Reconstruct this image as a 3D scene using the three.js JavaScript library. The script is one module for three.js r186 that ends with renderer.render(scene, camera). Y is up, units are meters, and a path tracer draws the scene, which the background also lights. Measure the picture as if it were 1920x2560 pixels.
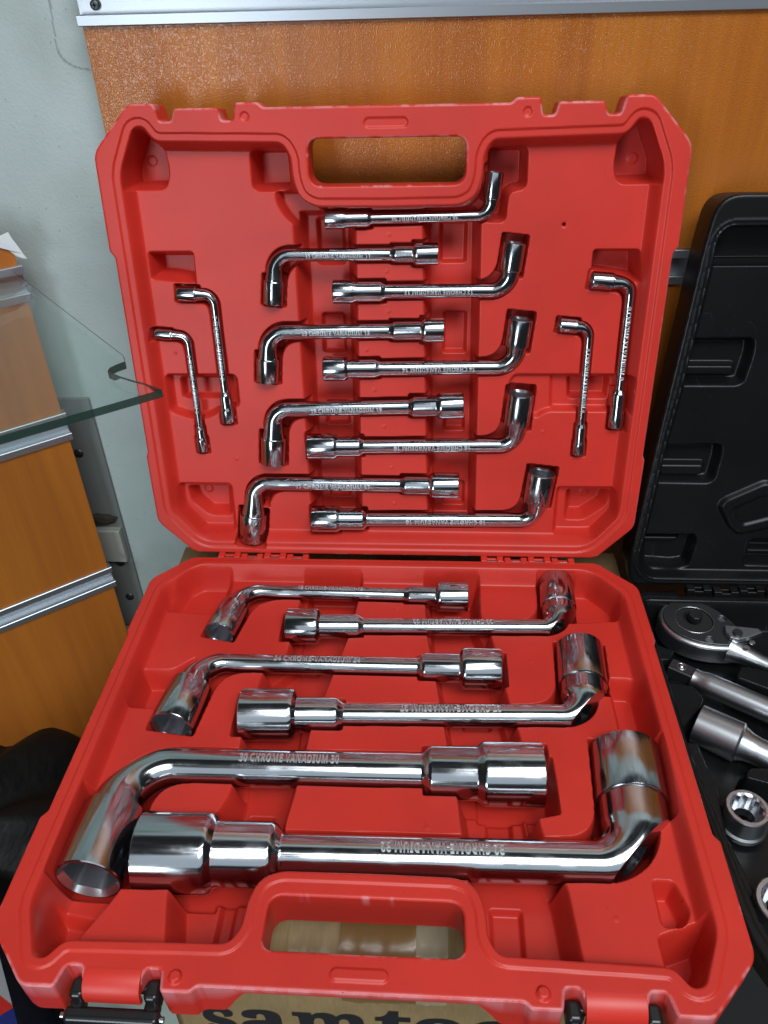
import * as THREE from 'three';
import { mergeGeometries, mergeVertices, toCreasedNormals } from 'three/addons/utils/BufferGeometryUtils.js';
import { RoundedBoxGeometry } from 'three/addons/geometries/RoundedBoxGeometry.js';
import { RectAreaLightUniformsLib } from 'three/addons/lights/RectAreaLightUniformsLib.js';
import { TextGeometry } from 'three/addons/geometries/TextGeometry.js';
import { FontLoader } from 'three/addons/loaders/FontLoader.js';
import { Brush, Evaluator, SUBTRACTION } from 'three-bvh-csg';

// ---------------------------------------------------------------- camera
const scene = new THREE.Scene();
const V3 = (x, y, z) => new THREE.Vector3(x, y, z);
const camera = new THREE.PerspectiveCamera(65.14, 768 / 1024, 0.02, 30);
camera.position.set(0.0370, 0.4711, 0.5692);
{
  const r = V3(0.99809917, -0.0260644, -0.05584518), u = V3(-0.01195578, 0.80705533, -0.59035477), b = V3(0.06045739, 0.58990029, 0.80520964);
  camera.quaternion.setFromRotationMatrix(new THREE.Matrix4().makeBasis(r, u, b));
}
camera.updateMatrixWorld(true);

// ---------------------------------------------------------------- light: a shop front behind the camera, ceiling lamps
RectAreaLightUniformsLib.init();
scene.background = new THREE.Color(0.02, 0.0205, 0.0215);
function area(color, power, w, h, p, t) {
  const l = new THREE.RectAreaLight(color, power, w, h);
  l.position.set(...p); l.lookAt(...t); scene.add(l);
  return l;
}
area(new THREE.Color(0.80, 0.915, 1.0), 0.65, 4.2, 1.9, [0.6, 1.85, 2.6], [0.1, 0, 0.1]);    // shop front
area(new THREE.Color(0.82, 0.925, 1.0), 9.5, 0.50, 0.95, [-0.85, 0.2, 2.3], [0, 0.3, -0.1]);  // glazed door to the left
area(new THREE.Color(0.92, 0.965, 1.0), 11, 1.9, 0.8, [0.60, 2.3, 1.65], [0.1, 0, 0.15]);    // high window strip
area(new THREE.Color(0.97, 0.98, 1.0), 11, 1.5, 0.10, [0.35, 1.9, 0.75], [0.1, 0, 0.1]);      // ceiling tube
const renderer = new THREE.WebGLRenderer({ antialias: true });
renderer.toneMapping = THREE.LinearToneMapping;
renderer.toneMappingExposure = 1.16;
renderer.shadowMap.enabled = true;

// ---------------------------------------------------------------- helpers
let seed = 7;
const rnd = () => { seed = (seed + 0x6D2B79F5) | 0; let t = Math.imul(seed ^ (seed >>> 15), 1 | seed); t = (t + Math.imul(t ^ (t >>> 7), 61 | t)) ^ t; return ((t ^ (t >>> 14)) >>> 0) / 4294967296; };
const clamp = (x, a, b) => x < a ? a : x > b ? b : x;
const sstep = (a, b, x) => { const t = clamp((x - a) / (b - a), 0, 1); return t * t * (3 - 2 * t); };
const mix = (a, b, t) => a + (b - a) * t;
const hash = (x, y, s = 0) => { let h = Math.imul(x | 0, 374761393) + Math.imul(y | 0, 668265263) + Math.imul(s | 0, 1442695041); h = Math.imul(h ^ (h >>> 13), 1274126177); return ((h ^ (h >>> 16)) >>> 0) / 4294967296; };
function vnoise(x, y, px = 1e9, py = 1e9, s = 0) {
  const xi = Math.floor(x), yi = Math.floor(y), fx = x - xi, fy = y - yi, m = (a, p) => ((a % p) + p) % p;
  const u = fx * fx * (3 - 2 * fx), v = fy * fy * (3 - 2 * fy), x0 = m(xi, px), x1 = m(xi + 1, px), y0 = m(yi, py), y1 = m(yi + 1, py);
  return mix(mix(hash(x0, y0, s), hash(x1, y0, s), u), mix(hash(x0, y1, s), hash(x1, y1, s), u), v);
}
function fbm(x, y, o = 4, px = 1e9, py = 1e9, s = 0) { let a = 0.5, t = 0, f = 1; for (let i = 0; i < o; i++) { t += a * vnoise(x * f, y * f, px * f, py * f, s + i * 17); a *= 0.5; f *= 2; } return t / (1 - Math.pow(0.5, o)); }
const used = {};
function nameOf(n) { used[n] = (used[n] ?? -1) + 1; return used[n] ? n + '_' + String(used[n]).padStart(3, '0') : n; }
function shadows(o) { o.castShadow = true; o.receiveShadow = true; return o; }
function thing(name, label, category, group) {
  const g = new THREE.Group(); g.name = nameOf(name); g.userData = { label, category };
  if (group) g.userData.group = group;
  scene.add(g); return g;
}
function part(name, geo, mat, parent, label) {
  const m = shadows(new THREE.Mesh(geo, mat)); m.name = name; parent.add(m);
  if (label) m.userData.label = label;
  return m;
}
function structure(name, geo, mat, label) { const m = shadows(new THREE.Mesh(geo, mat)); m.name = name; m.userData = { kind: 'structure' }; if (label) m.userData.label = label; scene.add(m); return m; }
function tex(w, h, fn, srgb = true, rep) {
  const d = new Uint8Array(w * h * 4);
  for (let y = 0; y < h; y++) for (let x = 0; x < w; x++) { const c = fn(x / w, y / h, x, y), i = (y * w + x) * 4; if (typeof c === 'number') { d[i] = d[i + 1] = d[i + 2] = clamp(c, 0, 1) * 255; } else { d[i] = clamp(c[0], 0, 1) * 255; d[i + 1] = clamp(c[1], 0, 1) * 255; d[i + 2] = clamp(c[2], 0, 1) * 255; } d[i + 3] = 255; }
  const t = new THREE.DataTexture(d, w, h, THREE.RGBAFormat); t.wrapS = t.wrapT = THREE.RepeatWrapping; t.magFilter = THREE.LinearFilter; t.minFilter = THREE.LinearFilter;
  if (srgb) t.colorSpace = THREE.SRGBColorSpace;
  if (rep) t.repeat.set(...rep);
  t.needsUpdate = true; return t;
}
const std = (o) => new THREE.MeshStandardMaterial(o), phys = (o) => new THREE.MeshPhysicalMaterial(o);

const creased = (g, a) => { g.scale(1000, 1000, 1000); const c = toCreasedNormals(g, a); c.scale(0.001, 0.001, 0.001); return c; }; // the addon welds at a hundredth of a unit

// ---------------------------------------------------------------- materials
const grainT = tex(256, 256, (u, v) => 0.6 * vnoise(u * 64, v * 64, 64, 64) + 0.4 * vnoise(u * 128, v * 128, 128, 128, 3), false);
const smearT = tex(256, 256, (u, v) => clamp(0.5 + 0.9 * (fbm(u * 6, v * 6, 5, 6, 6, 9) - 0.5), 0, 1), false);
const redColT = tex(512, 512, (u, v) => { const a = fbm(u * 5, v * 5, 4, 5, 5, 21), b = vnoise(u * 190, v * 190, 190, 190, 5) > 0.955 && hash(u * 190, v * 190, 6) > 0.8 ? 1 : 0, c = vnoise(u * 230, v * 230, 230, 230, 15) > 0.965 && hash(u * 230, v * 230, 7) > 0.85 ? 1 : 0; const k = 0.92 + 0.1 * a + 0.03 * (hash(u * 512, v * 512, 2) - 0.5) - c * 0.4; return [k, k + b * 1.5, k + b * 1.5]; });
const withRep = (t, a, b) => { const c = t.clone(); c.repeat.set(a, b); c.needsUpdate = true; return c; };
const M = {};
M.red = phys({ color: 0xffffff, vertexColors: true, map: withRep(redColT, 5, 5), roughness: 0.43, roughnessMap: null, bumpMap: withRep(grainT, 30, 30), bumpScale: 0.00002, specularIntensity: 0.9 });
M.redPlain = phys({ color: new THREE.Color(0.585, 0.030, 0.0185), roughness: 0.42, bumpMap: withRep(grainT, 30, 30), bumpScale: 0.00002 });
const blackT = tex(512, 512, (u, v) => { const sp = vnoise(u * 200, v * 200, 200, 200, 5) > 0.94 && hash(u * 200, v * 200, 6) > 0.75 ? 0.7 : 0, sc = Math.abs(fbm(u * 9, v * 3, 3, 9, 3, 71) - 0.5) < 0.0016 && fbm(u * 5, v * 5, 2, 5, 5, 72) > 0.55 ? 0.5 : 0, k = 0.44 + 0.16 * fbm(u * 6, v * 6, 4, 6, 6, 33) + sp + sc; return [k, k, k]; });
M.black = phys({ map: withRep(blackT, 5, 5), color: new THREE.Color(0.0205, 0.0240, 0.0258), roughness: 0.36, specularIntensity: 0.6, bumpMap: withRep(grainT, 24, 24), bumpScale: 0.00003 });
M.blackGloss = phys({ color: new THREE.Color(0.012, 0.012, 0.013), roughness: 0.25 });
const scratchT = tex(512, 512, (u, v) => { // fine lengthwise polishing marks, dents and dull spots
  let a = 0.5 + 0.35 * (vnoise(u * 3, v * 170, 3, 170, 1) - 0.5) + 0.25 * (vnoise(u * 7, v * 330, 7, 330, 2) - 0.5);
  return a + 0.45 * (fbm(u * 8, v * 8, 3, 8, 8, 4) - 0.5);
}, false);
const roughT = tex(512, 512, (u, v) => { const s = sstep(0.5, 0.75, fbm(u * 7, v * 7, 5, 7, 7, 40)), l = vnoise(u * 5, v * 120, 5, 120, 8); return 0.30 + 0.22 * s + 0.16 * l * l; }, false);
M.chrome = phys({ color: new THREE.Color(0.445, 0.47, 0.50), metalness: 1, roughness: 0.38, roughnessMap: roughT, bumpMap: scratchT, bumpScale: 0.000002 });
M.letter = phys({ color: new THREE.Color(0.58, 0.60, 0.62), metalness: 0.85, roughness: 0.5 });
M.chromeIn = phys({ color: new THREE.Color(0.50, 0.52, 0.55), metalness: 1, roughness: 0.33 });
M.satin = phys({ color: new THREE.Color(0.52, 0.54, 0.57), metalness: 1, roughness: 0.34, bumpMap: scratchT, bumpScale: 0.000006 });
M.gun = phys({ color: new THREE.Color(0.10, 0.105, 0.11), metalness: 0.9, roughness: 0.42 });
M.steel = std({ color: new THREE.Color(0.6, 0.61, 0.62), metalness: 1, roughness: 0.25 });
M.alu = phys({ color: new THREE.Color(0.44, 0.47, 0.51), metalness: 0.85, roughness: 0.38, roughnessMap: null, bumpMap: withRep(scratchT, 2, 6), bumpScale: 0.00002 });
M.dark = std({ color: new THREE.Color(0.01, 0.01, 0.01), roughness: 0.8 });

function uvPlanarLate(g) { const p = g.attributes.position, a = new Float32Array(p.count * 2); for (let i = 0; i < p.count; i++) { a[i * 2] = p.getX(i); a[i * 2 + 1] = p.getY(i) + p.getZ(i); } g.setAttribute('uv', new THREE.BufferAttribute(a, 2)); }
// ---------------------------------------------------------------- signed distance shapes (mm)
function roundPoly(pts, r) { // replaces each corner with an arc-like curve
  const n = pts.length, out = [];
  for (let i = 0; i < n; i++) {
    const p = pts[i], a = pts[(i + n - 1) % n], b = pts[(i + 1) % n], rr = p[2] ?? r;
    const la = Math.hypot(a[0] - p[0], a[1] - p[1]), lb = Math.hypot(b[0] - p[0], b[1] - p[1]), t = Math.min(rr, la * 0.48, lb * 0.48);
    if (t < 0.05) { out.push([p[0], p[1]]); continue; }
    const A = [p[0] + (a[0] - p[0]) * t / la, p[1] + (a[1] - p[1]) * t / la], B = [p[0] + (b[0] - p[0]) * t / lb, p[1] + (b[1] - p[1]) * t / lb], K = t > 5 ? 8 : 5;
    for (let k = 0; k <= K; k++) { const s = k / K, q = 1 - s; out.push([q * q * A[0] + 2 * q * s * p[0] + s * s * B[0], q * q * A[1] + 2 * q * s * p[1] + s * s * B[1]]); }
  }
  return out;
}
function poly(pts, r = 0) {
  const P = roundPoly(pts, r), n = P.length; let x0 = 1e9, x1 = -1e9, y0 = 1e9, y1 = -1e9;
  for (const p of P) { x0 = Math.min(x0, p[0]); x1 = Math.max(x1, p[0]); y0 = Math.min(y0, p[1]); y1 = Math.max(y1, p[1]); }
  const sd = (x, y) => {
    let d = 1e12, s = 1;
    for (let i = 0, j = n - 1; i < n; j = i++) {
      const ax = P[i][0], ay = P[i][1], ex = P[j][0] - ax, ey = P[j][1] - ay, wx = x - ax, wy = y - ay, t = clamp((wx * ex + wy * ey) / (ex * ex + ey * ey + 1e-12), 0, 1), bx = wx - ex * t, by = wy - ey * t;
      d = Math.min(d, bx * bx + by * by);
      const c1 = y >= ay, c2 = y < P[j][1], c3 = ex * wy > ey * wx;
      if ((c1 && c2 && c3) || (!c1 && !c2 && !c3)) s = -s;
    }
    return s * Math.sqrt(d);
  };
  return { sd, box: [x0, x1, y0, y1], pts: P };
}
function rbox(cx, cy, hx, hy, r = 2, ang = 0) {
  const c = Math.cos(ang), s = Math.sin(ang), R = Math.abs(hx * c) + Math.abs(hy * s), Q = Math.abs(hx * s) + Math.abs(hy * c);
  return { sd: (x, y) => { const dx = x - cx, dy = y - cy, u = Math.abs(dx * c + dy * s) - hx + r, v = Math.abs(-dx * s + dy * c) - hy + r; return Math.hypot(Math.max(u, 0), Math.max(v, 0)) + Math.min(Math.max(u, v), 0) - r; }, box: [cx - R, cx + R, cy - Q, cy + Q] };
}
const rect = (x0, x1, y0, y1, r = 2) => rbox((x0 + x1) / 2, (y0 + y1) / 2, (x1 - x0) / 2, (y1 - y0) / 2, r);
const disc = (cx, cy, r) => ({ sd: (x, y) => Math.hypot(x - cx, y - cy) - r, box: [cx - r, cx + r, cy - r, cy + r] });
function stroke(P, w) { // polyline of half width w
  let x0 = 1e9, x1 = -1e9, y0 = 1e9, y1 = -1e9;
  for (const p of P) { x0 = Math.min(x0, p[0]); x1 = Math.max(x1, p[0]); y0 = Math.min(y0, p[1]); y1 = Math.max(y1, p[1]); }
  return { sd: (x, y) => { let d = 1e12; for (let i = 1; i < P.length; i++) { const ax = P[i - 1][0], ay = P[i - 1][1], ex = P[i][0] - ax, ey = P[i][1] - ay, t = clamp(((x - ax) * ex + (y - ay) * ey) / (ex * ex + ey * ey), 0, 1), bx = x - ax - ex * t, by = y - ay - ey * t; d = Math.min(d, bx * bx + by * by); } return Math.sqrt(d) - w; }, box: [x0 - w, x1 + w, y0 - w, y1 + w] };
}
const CUT = (s, floor, w = 3) => ({ s, z: floor, w, k: 0 }), RAISE = (s, top, w = 2) => ({ s, z: top, w, k: 1 }), ADD = (s, dz, w = 0.7) => ({ s, z: dz, w, k: 2 });
const prof = (t) => t <= 0 ? 0 : t >= 1 ? 1 : mix(t, t * t * (3 - 2 * t), 0.55);
function applyOps(ops, x, y, h) {
  for (const o of ops) {
    const b = o.s.box, m = o.k === 1 ? o.w : 0;
    if (x < b[0] - m || x > b[1] + m || y < b[2] - m || y > b[3] + m) continue;
    const d = o.s.sd(x, y);
    if (o.k === 0) { if (d < 0 && o.z < h) h += (o.z - h) * prof(-d / o.w); } else if (o.k === 1) { if (d < o.w && o.z > h) h += (o.z - h) * prof(1 - d / o.w); } else if (d < 0) h += o.z * prof(-d / o.w);
  }
  return h;
}
// moulded sheet over a grid, cut along an outline, with walls hanging from the cut; x, y, height in mm -> metres
function moulded({ H, S, x0, x1, y0, y1, step, depth, inset, color }) {
  const nx = Math.ceil((x1 - x0) / step) + 1, ny = Math.ceil((y1 - y0) / step) + 1, h = new Float32Array(nx * ny), s = new Float32Array(nx * ny), id = new Int32Array(nx * ny).fill(-1);
  for (let j = 0; j < ny; j++) for (let i = 0; i < nx; i++) { const x = x0 + i * step, y = y0 + j * step, k = j * nx + i; s[k] = S(x, y); h[k] = s[k] < step * 2 ? H(x, y, s[k]) : 0; }
  const pos = [], nor = [], uv = [], col = [], idx = [];
  const vert = (x, y, z, n, w) => { pos.push(x / 1000, y / 1000, z / 1000); nor.push(...n); if (w) uv.push((x + y) / 1000, z / 1000); else uv.push(x / 1000, y / 1000); col.push(...color(x, y, z, n)); return pos.length / 3 - 1; };
  const normalAt = (x, y, e) => { const a = H(x - e, y, S(x - e, y)), b = H(x + e, y, S(x + e, y)), c = H(x, y - e, S(x, y - e)), d = H(x, y + e, S(x, y + e)), nxv = (a - b) / (2 * e), nyv = (c - d) / (2 * e), l = Math.hypot(nxv, nyv, 1); return [nxv / l, nyv / l, 1 / l]; };
  const gv = (i, j) => {
    const k = j * nx + i; if (id[k] >= 0) return id[k];
    const x = x0 + i * step, y = y0 + j * step;
    let n;
    if (i > 0 && j > 0 && i < nx - 1 && j < ny - 1 && s[k - 1] < 0 && s[k + 1] < 0 && s[k - nx] < 0 && s[k + nx] < 0) { const a = (h[k - 1] - h[k + 1]) / (2 * step), b = (h[k - nx] - h[k + nx]) / (2 * step), l = Math.hypot(a, b, 1); n = [a / l, b / l, 1 / l]; } else n = normalAt(x, y, 0.25);
    return id[k] = vert(x, y, h[k], n);
  };
  const edge = new Map(), cutV = (i0, j0, i1, j1) => {
    const a = j0 * nx + i0, b = j1 * nx + i1, key = a < b ? a * 4e6 + b : b * 4e6 + a; if (edge.has(key)) return edge.get(key);
    let t = s[a] / (s[a] - s[b]); const xa = x0 + i0 * step, ya = y0 + j0 * step, xb = x0 + i1 * step, yb = y0 + j1 * step;
    const x = mix(xa, xb, t), y = mix(ya, yb, t);
    const v = vert(x, y, H(x, y, -0.01), normalAt(x, y, 0.2)); edge.set(key, v); return v;
  };
  const walls = [];
  for (let j = 0; j < ny - 1; j++) for (let i = 0; i < nx - 1; i++) {
    const c = [[i, j], [i + 1, j], [i + 1, j + 1], [i, j + 1]], ins = c.map(([a, b]) => s[b * nx + a] < 0), cnt = ins.filter(Boolean).length;
    if (!cnt) continue;
    const P = [], W = [];
    for (let k = 0; k < 4; k++) { const n = (k + 1) % 4; if (ins[k]) P.push(gv(...c[k])); if (ins[k] !== ins[n]) { const v = cutV(...c[k], ...c[n]); P.push(v); W.push([v, ins[k]]); } }
    if (cnt === 4) { // shorter fold across the quad
      const k = j * nx + i; if (Math.abs(h[k] - h[k + nx + 1]) < Math.abs(h[k + 1] - h[k + nx])) idx.push(P[0], P[1], P[2], P[0], P[2], P[3]); else idx.push(P[0], P[1], P[3], P[1], P[2], P[3]);
    } else for (let k = 1; k < P.length - 1; k++) idx.push(P[0], P[k], P[k + 1]);
    for (let k = 0; k < W.length; k++) if (W[k][1]) walls.push([W[k][0], W[(k + 1) % W.length][0]]);
  }
  for (const [a, b] of walls) {
    const q = (v) => { const x = pos[v * 3] * 1000, y = pos[v * 3 + 1] * 1000, z = pos[v * 3 + 2] * 1000, e = 0.3; let gx = S(x + e, y) - S(x - e, y), gy = S(x, y + e) - S(x, y - e); const l = Math.hypot(gx, gy) || 1; return { x, y, z, gx: gx / l, gy: gy / l }; };
    const A = q(a), B = q(b);
    let pa = [A.x, A.y, A.z], pb = [B.x, B.y, B.z];
    const DA = Math.min(depth(A.x, A.y), A.z - 0.5), DB = Math.min(depth(B.x, B.y), B.z - 0.5), ia = inset(A.x, A.y), ib = inset(B.x, B.y);
    for (let q = 0; q < 3; q++) {
      const na = [A.x - A.gx * ia[q][1], A.y - A.gy * ia[q][1], mix(A.z, DA, ia[q][0])], nb = [B.x - B.gx * ib[q][1], B.y - B.gy * ib[q][1], mix(B.z, DB, ib[q][0])];
      const v = [vert(...pa, [A.gx, A.gy, 0], 1), vert(...pb, [B.gx, B.gy, 0], 1), vert(...nb, [B.gx, B.gy, 0], 1), vert(...na, [A.gx, A.gy, 0], 1)];
      idx.push(v[0], v[2], v[1], v[0], v[3], v[2]); pa = na; pb = nb;
    }
  }
  const g = new THREE.BufferGeometry();
  g.setAttribute('position', new THREE.Float32BufferAttribute(pos, 3)); g.setAttribute('normal', new THREE.Float32BufferAttribute(nor, 3)); g.setAttribute('uv', new THREE.Float32BufferAttribute(uv, 2)); g.setAttribute('color', new THREE.Float32BufferAttribute(col, 3)); g.setIndex(idx);
  return g;
}

// ---------------------------------------------------------------- wrenches: size, tray, axis depth, tip, bend and short tip in the tray's own plane (mm), then diameters and lengths
const SPEC = [
  [10, 'lid', -13, -49.3, 293.9, 78.2, 295.5, 80.7, 326.5, 15.5, 13.3, 9.0, 16.3, 18.1, 14.4, 19.1],
  [11, 'lid', -13, 39.0, 267.3, -91.3, 267.2, -95.5, 228.7, 17.5, 13.0, 10.4, 19.3, 16.2, 16.8, 19.1],
  [12, 'lid', -13, -45.6, 238.2, 94.5, 238.7, 98.6, 275.3, 19.2, 16.3, 11.6, 17.6, 22.8, 17.9, 21.4],
  [13, 'lid', -13, 44.7, 206.8, -101.7, 205.2, -105.5, 163.0, 20.2, 15.7, 12.6, 18.3, 24.5, 19.6, 20.6],
  [14, 'lid', -13, -56.6, 173.9, 102.8, 175.8, 106.9, 215.9, 21.0, 16.1, 12.5, 20.2, 25.7, 20.2, 22.8],
  [15, 'lid', -13, 62.4, 141.9, -102.5, 137.3, -106.5, 87.1, 23.1, 18.4, 13.2, 22.1, 22.4, 22.4, 25.0],
  [16, 'lid', -13, -74.6, 102.8, 106.7, 105.6, 110.5, 152.8, 23.1, 18.4, 12.9, 26.2, 21.8, 22.7, 28.0],
  [17, 'lid', -13, 60.1, 66.1, -125.6, 66.8, -132.6, 8.4, 23.3, 17.3, 13.1, 25.6, 24.4, 25.1, 28.0],
  [18, 'lid', -13, -74.7, 30.4, 128.2, 32.5, 133.6, 79.7, 25.0, 20.8, 13.2, 25.7, 23.6, 24.9, 29.0],
  [7, 'lid', -13, -143.7, 125.9, -145.0, 236.0, -173.8, 237.5, 12.1, 10.1, 6.9, 12.8, 12.8, 12.6, 15.3],
  [6, 'lid', -13, -169.7, 98.2, -170.9, 201.9, -197.8, 204.2, 9.9, 7.9, 6.0, 12.6, 9.0, 9.0, 14.4],
  [8, 'lid', -13, 163.7, 97.9, 162.4, 208.5, 138.2, 210.8, 10.7, 9.1, 6.5, 11.5, 14.4, 11.6, 14.5],
  [9, 'lid', -13, 192.8, 123.2, 191.6, 244.0, 160.6, 246.6, 13.5, 12.4, 7.6, 12.1, 19.1, 13.6, 17.0],
  [19, 'base', -13, 69.5, -34.8, -132.4, -32.7, -143.6, -88.0, 26.8, 17.3, 13.2, 28.0, 26.3, 27.2, 34.0],
  [22, 'base', -13, -86.7, -76.5, 146.4, -71.3, 148.8, -13.7, 30.7, 20.6, 14.1, 28.2, 35.3, 31.2, 35.5],
  [24, 'base', -14, 93.4, -119.5, -149.7, -119.5, -158.2, -186.2, 33.4, 23.5, 15.3, 32.4, 31.6, 34.4, 41.0],
  [27, 'base', -15, -107.6, -171.1, 154.6, -164.2, 159.2, -93.3, 39.1, 26.4, 17.9, 42.1, 33.7, 38.4, 42.0],
  [30, 'base', -17, 117.2, -215.8, -177.6, -219.0, -180.3, -305.8, 44.7, 37.3, 26.6, 44.9, 37.2, 44.0, 50.0],
  [32, 'base', -18, -152.2, -284.2, 172.5, -280.2, 178.3, -192.0, 51.0, 41.3, 27.1, 50.0, 40.3, 48.6, 45.0],
].map(([size, tray, n, ax, ay, bx, by, cx, cy, Do, Dc, Ds, Lo, Lc, Dh, Lh]) => {
  const w = { size, tray, n, P0: [ax, ay], P1: [bx, by], P2: [cx, cy], Ro: Do / 2, Rc: Dc / 2, rs: Ds / 2, Lo, Lc, Rh: Dh / 2, Lh };
  w.L1 = Math.hypot(ax - bx, ay - by); w.L2 = Math.hypot(cx - bx, cy - by);
  w.e1 = [(ax - bx) / w.L1, (ay - by) / w.L1]; w.e2 = [(cx - bx) / w.L2, (cy - by) / w.L2];
  const ang = Math.acos(w.e1[0] * w.e2[0] + w.e1[1] * w.e2[1]);
  w.flare = w.Rh > w.rs * 1.5 ? w.rs * 0.9 : w.rs * 0.5;
  const room = w.L2 - w.Lh - w.flare * 0.8;
  w.T = Math.min(w.rs * (size < 15 ? 2.3 : size < 19 ? 1.9 : cx > bx ? 2.05 : 2.7), Math.max(w.L2 - w.Lh - w.rs * 0.25, w.rs * 0.9)); w.rb = w.T * Math.tan(ang / 2);
  // centre line from the bend: along e1 arm to the tangent, arc, along e2
  w.path = [];
  const bis = [(w.e1[0] + w.e2[0]), (w.e1[1] + w.e2[1])], bl = Math.hypot(...bis), cd = w.rb / Math.sin(ang / 2), ctr = [bis[0] / bl * cd, bis[1] / bl * cd];
  const A = [w.e1[0] * w.T, w.e1[1] * w.T], B = [w.e2[0] * w.T, w.e2[1] * w.T], a0 = Math.atan2(A[1] - ctr[1], A[0] - ctr[0]); let da = Math.atan2(B[1] - ctr[1], B[0] - ctr[0]) - a0;
  while (da > Math.PI) da -= 2 * Math.PI; while (da < -Math.PI) da += 2 * Math.PI;
  for (let k = 0; k <= 14; k++) { const a = a0 + da * k / 14; w.path.push([ctr[0] + w.rb * Math.cos(a), ctr[1] + w.rb * Math.sin(a)]); }
  return w;
});
function grooveOps(w, clear, tipGap, longGap, filletA) { // the hollow a wrench lies in
  const at = (d, s) => [w.P1[0] + d[0] * s, w.P1[1] + d[1] * s], arm = (d, s0, s1, hw, r) => { const a = at(d, (s0 + s1) / 2); return rbox(a[0], a[1], Math.abs(s1 - s0) / 2, hw, r, Math.atan2(d[1], d[0])); };
  const ops = [], fz = (r) => Math.max(w.n - r - (w.size < 10 ? 6 : 10), -48);
  const centre = [at(w.e1, w.L1 - w.Lo - w.Lc - 3), ...w.path.map((p) => [p[0] + w.P1[0], p[1] + w.P1[1]]), at(w.e2, w.L2 - w.Lh)];
  ops.push(CUT(stroke(centre, w.rs + clear), fz(w.rs), 1.8));
  ops.push(CUT(arm(w.e1, w.L1 - w.Lo - w.Lc - 3, w.L1 + longGap, w.Rc + clear, 1.5), fz(w.Rc), 1.8));
  ops.push(CUT(arm(w.e1, w.L1 - w.Lo - 2, w.L1 + longGap, w.Ro + clear, 1.5), fz(w.Ro), 1.8));
  ops.push(CUT(arm(w.e2, w.L2 - w.Lh - w.flare, w.L2 + tipGap, w.Rh + clear, 1.5), fz(w.Rh), 1.8));
  ops.push(CUT(arm(w.e2, w.T, w.L2, w.rs + clear, 1), fz(w.rs), 1.8));
  if (filletA) { // generous inside corner
    const c1 = w.rs + clear, s = 1 / Math.sqrt(1 - (w.e1[0] * w.e2[0] + w.e1[1] * w.e2[1]) ** 2), q = (a, b) => [w.P1[0] + (w.e1[0] * a + w.e2[0] * b) * s, w.P1[1] + (w.e1[1] * a + w.e2[1] * b) * s];
    const c2 = Math.max(w.rs, w.Rh) + clear, P = [q(0, 0)], A = [c2 + filletA, c1], C = [c2, c1], B = [c2, c1 + filletA];
    P.push(q(A[0], 0)); for (let k = 0; k <= 8; k++) { const t = k / 8, m = 1 - t; P.push(q(m * m * A[0] + 2 * m * t * C[0] + t * t * B[0], m * m * A[1] + 2 * m * t * C[1] + t * t * B[1])); } P.push(q(0, B[1]));
    ops.push(CUT(poly(P), fz(w.rs), 2.2));
  }
  return ops;
}

// ---------------------------------------------------------------- the red case: two moulded halves with the same outline, hinged at y = 0
const mirror = (half) => [...half, ...half.slice().reverse().filter((p) => p[0] > 0.01).map((p) => [-p[0], p[1], ...p.slice(2)])];
const OUT = [[186, 0, 6], [217, 32, 6], [218, 97, 1], [216.2, 101, 1], [217.4, 268, 1], [221, 273, 1], [221, 344, 7], [190, 376.5, 5], [170.5, 376.4, 2], [167.4, 364.5, 2], [158.6, 364.5, 2], [155.6, 373, 1.5], [123.4, 373, 1.5], [121, 364.5, 2], [112.6, 364.5, 2], [110.4, 376.2, 2], [93.4, 376.2, 2], [90, 372.8, 2], [0, 372.8, 0]];
const BASIN = [[178, 11, 12], [203.5, 42, 8], [204, 330, 9], [189.5, 361, 8], [181, 363, 6], [173, 352, 5], [77, 350, 9], [71, 340, 5], [70.5, 324, 10], [66, 311, 10], [55, 305, 10], [0, 304.6, 0]];
const HOLE = [[58.5, 319, 10], [58.5, 351.4, 8]];
const upright = (pts, s) => pts.map((p) => [p[0], p[1] * s, ...p.slice(2)]);
function trayShapes(s) {
  const o = poly(upright(mirror(OUT), s), 1), b = poly(upright(mirror(BASIN), s), 3), h = poly(upright([...HOLE, ...HOLE.slice().reverse().map((p) => [-p[0], p[1], p[2]])], s), 8);
  return { o, b, h };
}
const FIELD = -14;
const wearAt = (x, y, k) => fbm(x * 0.16 + k, y * 0.16, 3, 1e9, 1e9, 77);
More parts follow.
